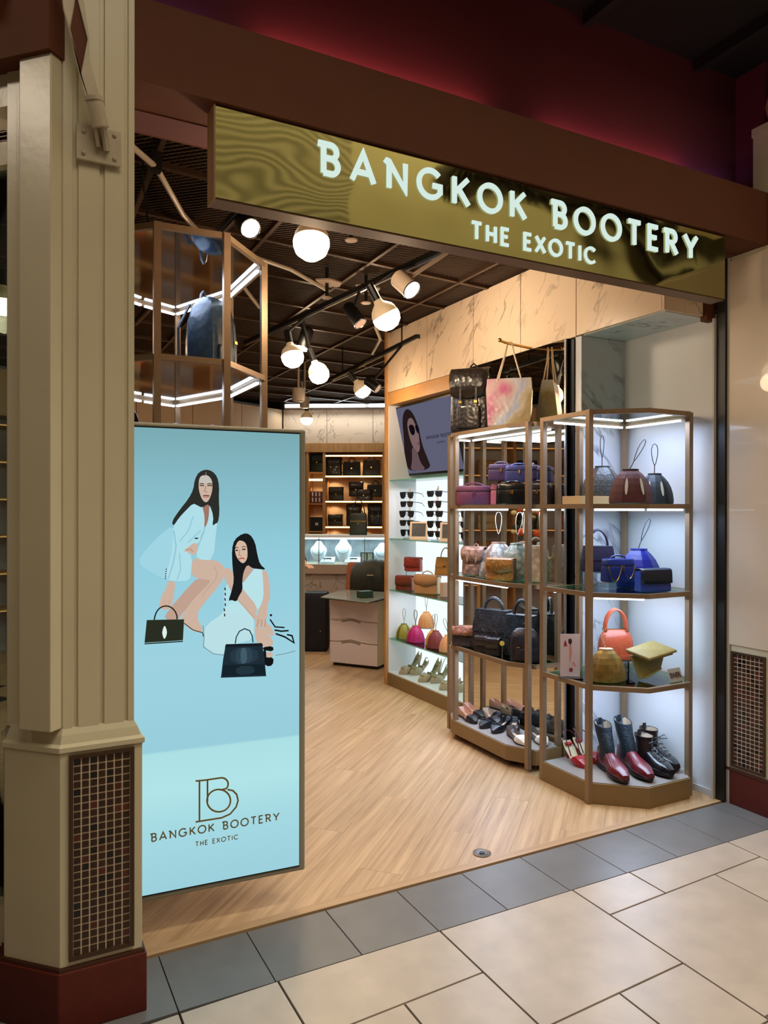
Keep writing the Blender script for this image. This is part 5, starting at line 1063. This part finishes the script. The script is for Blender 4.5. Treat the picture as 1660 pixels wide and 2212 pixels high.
for x_, z_, w_, lb, m_ in ((.54, 0, .16, 'sloped white jewellery tray near the left bust', BW), (.84, 0, .2, 'white jewellery tray with a bracelet in the middle of the counter', BW), (1.0, 0, .14, 'framed pair of pale jewellery cards in the counter', BLK)):
    t = T('jewellery_tray', lb, 'tray', on_counter(x_, .14, .887), FR)
    O('tray', MB().loft([[(-w_/2, -.05, 0), (w_/2, -.05, 0), (w_/2, .07, 0), (-w_/2, .07, 0)], [(-w_/2, -.05, .02), (w_/2, -.05, .02), (w_/2, .07, .07), (-w_/2, .07, .07)]]), m_, t, bevel=.002)
    if m_ is BLK:
        for s_ in (-1, 1): O('card', box((s_*.035-.028, -.058, .01), (s_*.035+.028, -.053, .12)), mat('pale_jewel_card', (206, 200, 186), .5), t)
        O('frame', box((-.075, -.053, .0), (.075, -.048, .13)), BLK, t)
    else: O('bracelet', MB().tube([(.04*math.cos(a), -.01+.03*math.sin(a), .055) for a in [2*PI*k/12 for k in range(12)]], .009, 5, closed=True), SILV, t)
handbag('small dark green handbag with gold bands standing on the jewellery counter', on_counter(.90, .10, 1.216), FR, .20, .25, .12, mat('dark_green_bag', (28, 36, 26), .4), .92, .16, .006, .7, flap=False, belt=GOLDC)
# far shelves: dark bags
def farloc(x, y, z): p = far_pt(x, y); return (p[0], p[1], z)
DK = [leather('#3a322c', b=.5, sc=40), leather('#2e2a2a', b=.5, sc=40), leather('#453a34', b=.5, sc=40), mat('dark_olive_leather', (48, 46, 32), .4)]
DSPEC = [('backpack', .71, 2.29-.27, .27, 'black backpack lying at the left of the top far shelf'), ('handbag', .965, 2.0, .24, 'brown black bag between the two top-shelf bags'), ('handbag', 1.25, 2.0, .27, 'wide olive croc duffel at the right of the top far shelf'),
         ('flap', .74, 1.64, .20, 'dark brown flap bag on the second far shelf, left'), ('flap', 1.02, 1.70, .22, 'dark bag raised at the back of the second far shelf'), ('handbag', 1.30, 1.70, .20, 'black trapezoid bag at the right of the second far shelf'), ('flap', 1.14, 1.64, .16, 'low dark green bag on the second far shelf'),
         ('flap', .73, 1.275, .17, 'low dark clutch on the third far shelf, left'), ('backpack', 1.0, 1.275, .31, 'tall dark backpack in the middle of the third far shelf'), ('backpack', 1.31, 1.275, .31, 'tall olive backpack at the right of the third far shelf')]
for i, (k, x_, z_, h_, lb) in enumerate(DSPEC):
    z_ = {2.02: 1.995, 2.0: 1.995}.get(round(z_, 2), z_)
    m_ = DK[i % 4]; L0 = farloc(x_, .12 if z_ != 1.70 else .24, z_+.001)
    if z_ == 1.70: block('shelf_step', 'wooden step under a raised bag on the second far shelf%s' % (', left' if x_ < 1.1 else ', right'), 'riser', (L0[0]-.06, L0[1]-.05, 1.636), (L0[0]+.06, L0[1]+.05, 1.70), WD)
    if k == 'backpack': backpack(lb, L0, FR, .22, h_, .14, m_, group='dark bags on the far shelves')
    elif k == 'handbag': handbag(lb, L0, FR, .25, h_*.82, .16, m_, .95, .07, .007, .4, group='dark bags on the far shelves')
    else: flap_bag(lb, L0, FR, .21, h_*.95, .10, m_, fl=.6, group='dark bags on the far shelves')
flap_bag('dark green case with a gold crest high in the narrow far niche', farloc(.46, .15, 2.051), FR, .19, .25, .14, mat('bottle_green', (30, 46, 36), .45), fl=.5)
CF = T('watch_case', 'open red-brown watch case with small gold items in the narrow far niche', 'case', farloc(.46, .14, 1.601), FR); O('box', box((-.09, -.05, 0), (.09, .05, .17)), mat('red_brown_case', (104, 46, 34), .4), CF, bevel=.003)
for k in range(6): O('item', MB().box((-.07+.05*(k % 3), -.056, .02+.08*(k//3)), (-.05+.05*(k % 3), -.05, .08+.08*(k//3))), BW, CF)
for z_, lb in ((1.201, 'black case with white studs in the narrow far niche'), (.901, 'lowest black case in the narrow far niche')):
    CF = T('watch_case', lb, 'case', farloc(.46, .14, z_), FR); O('box', box((-.09, -.05, 0), (.09, .05, .2)), BLK, CF, bevel=.003); O('item', MB().box((-.02, -.056, .08), (.02, -.05, .12)), BW, CF)
# drawer unit with glass top
du = T('drawer_unit', 'white drawer unit with wavy drawer fronts under a glass top beside the wall case', 'cabinet', (3.143, 6.457, 0), R(-54))
O('carcass', box((-.25, -.14, .03), (.25, .22, .65)), mat('glow_tinted_carcass', (232, 216, 170), .5), du)  # white unit; the yellowish glow on its side is put into this colour
LIL = mat('pale_lilac_front', (222, 206, 202), .35)
for k in range(3):
    z0 = .035+.207*k; top = [z0+.198+(.024*math.exp(-((i-9)/3.4)**2) if k < 2 else 0) for i in range(21)]; bot = [z0+(.024*math.exp(-((i-9)/3.4)**2) if k > 0 else 0) for i in range(21)]
    xs = [-.256+.512*i/20 for i in range(21)]
    O('drawer_front', MB().loft([[(x_, -.158, b_+.001), (x_, -.158, t_-.008), (x_, -.150, t_-.002), (x_, -.14, t_-.002), (x_, -.14, b_+.001)] for x_, t_, b_ in zip(xs, top, bot)]), LIL, du, smooth=True)
    if k < 2: O('slot_shade_strip', MB().loft([[(x_, -.1592, t_-.020+.0*b_), (x_, -.1592, t_-.004), (x_, -.150, t_-.004), (x_, -.150, t_-.020)] for x_, t_, b_ in list(zip(xs, top, bot))[5:14]]), mat('slot_shade', (140, 124, 118), .6), du)  # darker ribbon painted in for the shade of the drawer gap
O('foot_recess', box((-.24, -.12, 0), (.24, .21, .03)), BLK, du)
O('glass_top', MB().prism([(-.255, -.335), (.335, -.49), (.30, .30), (-.40, .32)], .672, .682), mat('grey_glass_top', (150, 156, 148), .12, coat=.4), du, bevel=.002); O('black_edge', MB().prism([(-.22, -.25), (.27, -.36), (.27, .26), (-.3, .27)], .65, .672), BLK, du)
block('ring_box', 'small dark green box lying on the glass-topped drawer unit', 'box', (3.00, 6.17, .683), (3.13, 6.26, .745), mat('forest_green', (34, 60, 40), .5), bev=.003)
# chair with a draped jacket
ch = T('office_chair', 'dark swivel chair with a tan leather edge behind the drawer unit', 'chair', (3.52, 7.05, 0), R(-30))
O('seat', MB().rbox(.46, .44, .07, .97, .2, z0=.44), BLK, ch, smooth=True); O('backrest', MB().rbox(.44, .07, .38, .9, .3, z0=.56, c=(-.04, .12)), mat('tan_chair_leather', (178, 104, 70), .45), ch, smooth=True)
O('stem', MB().lathe([(.03, .08), (.03, .44)], 10), DARKM, ch)
for k in range(5):
    a = 2*PI*k/5; O('foot', MB().bar((0, 0, .09), (.26*math.cos(a), .26*math.sin(a), .05), .035, .03), DARKM, ch)
jk = T('draped_jacket', 'dark olive jacket draped over the chair back', 'jacket', (3.50, 6.93, .72), R(-30))
rows = []
for i, (z, y, w_) in enumerate(((-.10, -.06, .22), (.05, -.07, .23), (.16, -.03, .23), (.25, .08, .21), (.26, .34, .20), (.18, .42, .21), (-.04, .43, .22))):
    rows.append([(w_*(-1+2*k/12), y+.02*math.sin(k*1.9+i), z-.05*abs(-1+2*k/12)**2+.012*math.sin(k*2.3)) for k in range(13)])
o = O('cloth', MB().loft(rows, cap=False, closed=False), mat('olive_black_cloth', (40, 38, 26), .75, noise=.4, scale=14), jk, smooth=True, sub=1); sd = o.modifiers.new('t', 'SOLIDIFY'); sd.thickness = .012
O('label_patch', box((-.05, -.078, .10), (.02, -.072, .11)), mat('pale_label', (180, 172, 140)), jk)
# navy covered box by the counter
nb2 = T('covered_box', 'dark navy covered box standing before the marble counter', 'box', (3.06, 7.38, 0), FR); O('box', MB().rbox(.26, .26, .62, .96, .1), mat('navy_cloth', (24, 24, 40), .7, noise=.3, scale=20), nb2, smooth=True); O('knob', MB().ball((.06, -.135, .22), .012, 8), SILV, nb2)

# person, mostly hidden behind the screen: grown from a skinned skeleton
pn = T('person', 'person in black clothes standing with a hand forward, mostly hidden behind the advertising screen', 'person', (2.14, 6.06, 0), R(8))
def skin_obj(name, pts, edges, rad, m, parent, root=0):
    me = bpy.data.meshes.new(name); me.from_pydata(pts, edges, []); me.update(); me.materials.append(m)
    o = bpy.data.objects.new(name, me); COL.objects.link(o); o.parent = parent
    o.modifiers.new('skin', 'SKIN'); s2 = o.modifiers.new('sub', 'SUBSURF'); s2.levels = s2.render_levels = 2
    for i, r_ in enumerate(rad): me.skin_vertices[0].data[i].radius = (r_, r_) if not isinstance(r_, tuple) else r_
    me.skin_vertices[0].data[root].use_root = True
    for p in me.polygons: p.use_smooth = True
    return o
SKM = mat('skin_tone', (206, 158, 130), .5); CLO = mat('black_clothes', (22, 20, 24), .8, noise=.3, scale=12)
skin_obj('body', [(0,0,.95),(0,0,1.15),(0,0,1.33),(0,0,1.42),(0,-.01,1.50),(0,-.01,1.58),(.17,0,1.36),(-.17,0,1.36),(.20,-.02,1.10),(.16,-.22,1.02),(.14,-.29,1.03),(-.20,-.02,1.10),(-.16,-.22,1.02),(-.14,-.29,1.03),(.09,0,.90),(-.09,0,.90),(.10,-.02,.50),(-.10,-.02,.50),(.10,.02,.09),(-.10,.02,.09)],
         [(0,1),(1,2),(2,3),(3,4),(4,5),(2,6),(2,7),(6,8),(8,9),(9,10),(7,11),(11,12),(12,13),(0,14),(0,15),(14,16),(15,17),(16,18),(17,19)],
         [(.15,.11),(.13,.10),(.15,.10),.05,.075,.08,.06,.06,.042,.03,.026,.042,.03,.026,.085,.085,.058,.058,.038,.038], SKM, pn)
skin_obj('clothes', [(0,0,.95),(0,0,1.15),(0,0,1.33),(0,0,1.40),(.17,0,1.365),(-.17,0,1.365),(.205,-.02,1.10),(.17,-.16,1.035),(-.205,-.02,1.10),(-.17,-.16,1.035),(.09,0,.90),(-.09,0,.90),(.10,-.02,.50),(-.10,-.02,.50),(.10,.02,.10),(-.10,.02,.10)],
         [(0,1),(1,2),(2,3),(2,4),(2,5),(4,6),(6,7),(5,8),(8,9),(0,10),(0,11),(10,12),(11,13),(12,14),(13,15)],
         [(.175,.13),(.15,.12),(.17,.12),.065,.078,.078,.058,.045,.058,.045,.105,.105,.078,.078,.06,.06], CLO, pn)
for s_ in (1, -1):
    for k in range(4): skin_obj('finger', [(s_*.14+.012*(k-1.5), -.28, 1.03), (s_*.14+.014*(k-1.5), -.325, 1.03), (s_*.14+.014*(k-1.5), -.355-.004*(k in (1, 2)), 1.015)], [(0,1),(1,2)], [.009, .0085, .007], SKM, pn)
    skin_obj('thumb', [(s_*.14-s_*.015, -.255, 1.03), (s_*.14-s_*.042, -.285, 1.028), (s_*.14-s_*.048, -.315, 1.022)], [(0,1),(1,2)], [.011, .0095, .008], SKM, pn)
    O('shoe', MB().loft([[(s_*.10-.04*w_, .07-.25*q, 0), (s_*.10+.04*w_, .07-.25*q, 0), (s_*.10+.035*w_, .07-.25*q, h_), (s_*.10-.035*w_, .07-.25*q, h_)] for q, w_, h_ in ((0, .8, .07), (.3, .9, .09), (.6, 1.05, .06), (.9, .9, .04), (1, .4, .025))]), BLK, pn, bevel=.006)
O('hair', MB().ball((0, .035, 1.605), .105, 14, (.92, .90, 1.10)).ball((0, .06, 1.52), .07, 10, (1.1, .7, 1.3)), mat('dark_hair', (30, 22, 20), .5), pn, smooth=True)
O('face_features', MB().ball((.032, -.088, 1.585), .010, 8).ball((-.032, -.088, 1.585), .010, 8).ball((0, -.098, 1.56), .013, 8, (.7, .9, 1.3)).ball((0, -.090, 1.525), .014, 8, (1.5, .4, .4)), mat('feature_brown', (120, 72, 60), .5), pn, smooth=True)

# products on the left rear wall (seen in the mirror) and flowers
rnd = random.Random(5); OC = [(186, 104, 52), (60, 44, 36), (150, 52, 36), (198, 150, 90), (40, 34, 34), (110, 70, 50), (214, 190, 150)]
cl = math.cos(LR); sl = math.sin(LR); proto = {}
names = ['orange', 'dark brown', 'brick red', 'amber', 'black', 'chestnut', 'cream']
for z_, rn in ((.86, 'lowest filled'), (1.24, 'second'), (1.62, 'third'), (2.0, 'top filled')):
    order = list(range(7)); rnd.shuffle(order)
    for q, ci in enumerate(order):
        x_ = -2.4-.58*q; L0 = (FX+x_*cl-.16*sl, FY+x_*sl+.16*cl, z_+.001)
        lb = '%s flap bag on the %s shelf of the left rear wall' % (names[ci], rn)
        if ci not in proto: proto[ci] = flap_bag(lb, L0, LR, .26, .2, .12, mat('rear_bag_%s' % names[ci].replace(' ', '_'), OC[ci], .45), fl=.6, group='bags on the left rear wall shelves')
        else:
            r0 = proto[ci]; r_ = r0.copy(); COL.objects.link(r_); r_.location = L0; r_['label'] = lb
            for c_ in list(r0.children):
                d_ = c_.copy(); COL.objects.link(d_); d_.parent = r_
tb = T('oak_console', 'oak console under the flower vase, seen in the mirror', 'table', (.95, 6.2, 0)); O('top', box((-.5, -.25, .86), (.5, .25, .90)), OAK, tb)
for sx_ in (-1, 1):
    for sy_ in (-1, 1): O('leg', box((sx_*.46-.02, sy_*.21-.02, 0), (sx_*.46+.02, sy_*.21+.02, .86)), OAK, tb)
vs_ = T('flower_vase', 'white vase with orange and cream flowers, seen in the mirror', 'vase', (.95, 6.2, .901)); O('vase', MB().lathe([(.05, 0), (.08, .06), (.07, .16), (.04, .22), (.05, .25)], 16), WHITE, vs_, smooth=True)
for k in range(16):
    a = rnd.random()*6.28; r_ = .05+.15*rnd.random(); z_ = .34+.28*rnd.random(); p = (r_*math.cos(a), r_*math.sin(a), z_)
    O('stem', MB().tube([(0, 0, .2), (p[0]*.6, p[1]*.6, z_*.8), p], .003, 4), mat('stem_green', (60, 84, 44), .6), vs_)
    O('flower', MB().ball(p, .035+.02*rnd.random(), 8, (1, 1, .7)), mat(['flower_orange', 'flower_cream', 'leaf_dark'][k % 3], [(226, 96, 54), (226, 206, 150), (44, 60, 36)][k % 3], .6), vs_, smooth=True)

# tall tower contents
backpack('navy croc backpack with rolled handle inside the tall glass tower', (.93, 3.58, 2.127), R(35), .21, .40, .17, leather('#26394a', b=.5, sc=30), flap=False, dome=True)
handbag('black handbag with ribbed handles at the left of the tall tower', (.50, 3.42, 1.601), R(-10), .22, .27, .12, BLK, .95, .09, .012, .5, flap=False, lock=False)
handbag('small grey marbled bag on the lower shelf of the tall tower', (.72, 3.40, 1.601), R(-20), .17, .22, .09, mat('marbled_leather', (176, 176, 196), .4, col2=(70, 74, 96), scale=16), .8, .07, .008, .4, flap=False, lock=False)
bell('small grey python pouch beside the marbled bag', (.98, 3.75, 1.601), R(-20), .14, .27, PY('grey_python', (178, 172, 166)), lh=.05)

# ================================================================== TRACK LIGHTS
def track(label, a, b_):
    t = T('lighting_track', label, 'light track', a); d_ = Vector(b_)-Vector(a)
    O('rail', MB().bar((0, 0, 0), d_, .035, .03), BLK, t); O('conductor', MB().bar((0, 0, -.017), d_*1.0+Vector((0, 0, -.017)), .012, .006), SILV, t)
    for f_ in (.15, .85): O('hanger', MB().tube([tuple(d_*f_), tuple(d_*f_+Vector((0, 0, .25)))], .006, 5), BLK, t)
track('long black lighting track running back through the shop under the mesh ceiling', (2.02, 2.72, 2.80), (1.72, 5.6, 2.80))
track('black lighting track near the ceiling at the back', (2.75, 4.7, 2.78), (2.9, 6.6, 2.78))
track('short black lighting track before the far marble wall', (2.7, 6.9, 2.80), (3.2, 8.1, 2.80))
track('black lighting track at the left, above the tall glass tower', (1.0, 2.74, 2.86), (.9, 5.6, 2.86))
BE = emis('bulb_warm_glow', (255, 232, 190), 16); BH = mat('bulb_housing_white', (232, 214, 186), .5, emit=.12, ecol=(255, 200, 130))
def bulb(label, loc, ax, r=.062, power=14, top=2.79, group='globe bulbs on the black tracks', to=None):
    t = T('globe_lamp', label, 'lamp', loc, group=group); a = Vector(ax).normalized()
    q = Vector((0, 0, 1)).rotation_difference(-a)
    mk = lambda pr: MB().lathe(pr, 20, (0, 0, 0), -a)
    # -a points up to the socket
    O('diffuser', mk([(.001, -r), (r*.5, -r*.90), (r*.86, -r*.58), (r*.99, -r*.2), (r, .0), (r*.985, r*.12)]), BE, t, smooth=True)
    O('housing', mk([(r*.985, r*.12), (r*.93, r*.42), (r*.80, r*.68), (r*.58, r*.90), (r*.36, r*1.08), (r*.30, r*1.3)]), BH, t, smooth=True)
    s0 = -a*r*1.3; O('socket', MB().tube([s0, -a*r*2.5], .022, 10), BLK, t)
    O('arm', MB().tube([-a*r*2.4, (-a*r*2.4).lerp(Vector(to or (loc[0], loc[1], top))-Vector(loc), .5)-a*.02, Vector(to or (loc[0], loc[1], top))-Vector(loc)], .009, 6), BLK, t)
    light('POINT', 'bulb_light', tuple(a*(r+.03)), power, WARM, r*.9, parent=t)
bulb('largest glowing globe bulb hanging just behind the sign', (1.16, 2.86, 2.612), (-.1, -.2, -1), 0.076, 16, 2.86, to=(.996, 2.9, 2.84))
bulb('globe bulb next to the marble bulkhead', (1.776, 3.362, 2.496), (.5, -.1, -.9), .072, 9, 2.80, to=(1.955, 3.36, 2.79))
bulb('globe bulb left of centre above the floor', (1.635, 4.34, 2.456), (.1, -.3, -1), .070, 9, 2.80, to=(1.85, 4.34, 2.79))
bulb('globe bulb in the middle of the row', (1.935, 4.634, 2.424), (.35, -.1, -.95), .070, 9, 2.80, to=(1.82, 4.64, 2.79))
bulb('globe bulb right of the middle of the row, tilted', (2.59, 5.306, 2.465), (.6, -.2, -.8), .068, 9, 2.78, to=(2.80, 5.306, 2.77))
bulb('smallest globe bulb hanging before the far white light', (2.98, 7.474, 2.487), (0, 0, -1), .066, 12, 2.80, to=(2.95, 7.5, 2.79))
bulb('globe bulb at the far left seen past the column edge', (.03, 4.5, 2.62), (0, 0, -1), .07, 8, 2.86, to=(.93, 4.7, 2.85))
def spot(label, loc, ax, r=.038, ln=.14, lit=True, m=BLK, top=2.79, power=10, aim=None, to=None):
    t = T('spot_head', label, 'spotlight', loc, group='track spotlights'); a = Vector(ax).normalized()
    O('can', MB().lathe([(r, 0), (r, ln*.9), (r*.7, ln)], 14, (0, 0, 0), -a), m, t, smooth=True)
    O('lens', MB().lathe([(.001, -.003), (r*.9, -.003), (r*.9, 0)], 14, (0, 0, 0), -a), emis('spot_white', (240, 244, 255), 9) if lit else mat('dim_lens', (214, 170, 140), .3, emit=.4, ecol=(255, 210, 180)), t)
    O('rim', MB().tube([Vector((0, 0, 1)).rotation_difference(-a) @ Vector((r*math.cos(q), r*math.sin(q), -.002)) for q in [2*PI*k/16 for k in range(16)]], .0035, 5, closed=True), SILV, t)
    O('yoke', MB().tube([-a*ln*.6, Vector(to or (loc[0], loc[1], top))-Vector(loc)], .010, 6), m, t)
    if lit: light('SPOT', 'spot_beam', tuple(a*.02), power, NEUT, .03, spot=70, parent=t).rotation_euler = a.to_track_quat('-Z', 'Y').to_euler()
spot('bright white spotlight hanging just behind the left end of the sign', (1.006, 3.203, 2.757), (.1, -.75, -.65), .045, .1, True, BLK, 2.86, 5, to=(.985, 3.25, 2.85))
spot('pale spotlight with a bright lens near the marble bulkhead', (1.72, 3.0, 2.53), (.25, -.7, -.65), .045, .12, True, mat('pale_can', (190, 170, 150), .4), 2.80, 8, to=(1.99, 3.0, 2.79))
spot('unlit black cylinder spotlight beside the tilted globe bulb', (1.9, 3.92, 2.60), (.35, -.5, -.8), .04, .15, False, to=(1.895, 3.92, 2.79))
spot('black spotlight pointing down at the left of the track', (1.84, 4.70, 2.60), (-.35, -.1, -.95), .045, .15, True, power=12, to=(1.815, 4.70, 2.79))
spot('small unlit spotlight by the oak jamb', (2.56, 4.98, 2.42), (.5, -.6, -.6), .035, .12, False, top=2.78, to=(2.77, 4.98, 2.77))
spot('white cylinder fitting at the back left, upper', (2.55, 6.6, 2.66), (0, -.1, 1), .06, .13, False, mat('pale_can', (190, 170, 150)), 3.05)
spot('white cylinder fitting at the back, next to the small globe', (2.85, 7.2, 2.68), (0, -.1, 1), .05, .12, False, mat('pale_can', (190, 170, 150)), 3.05)
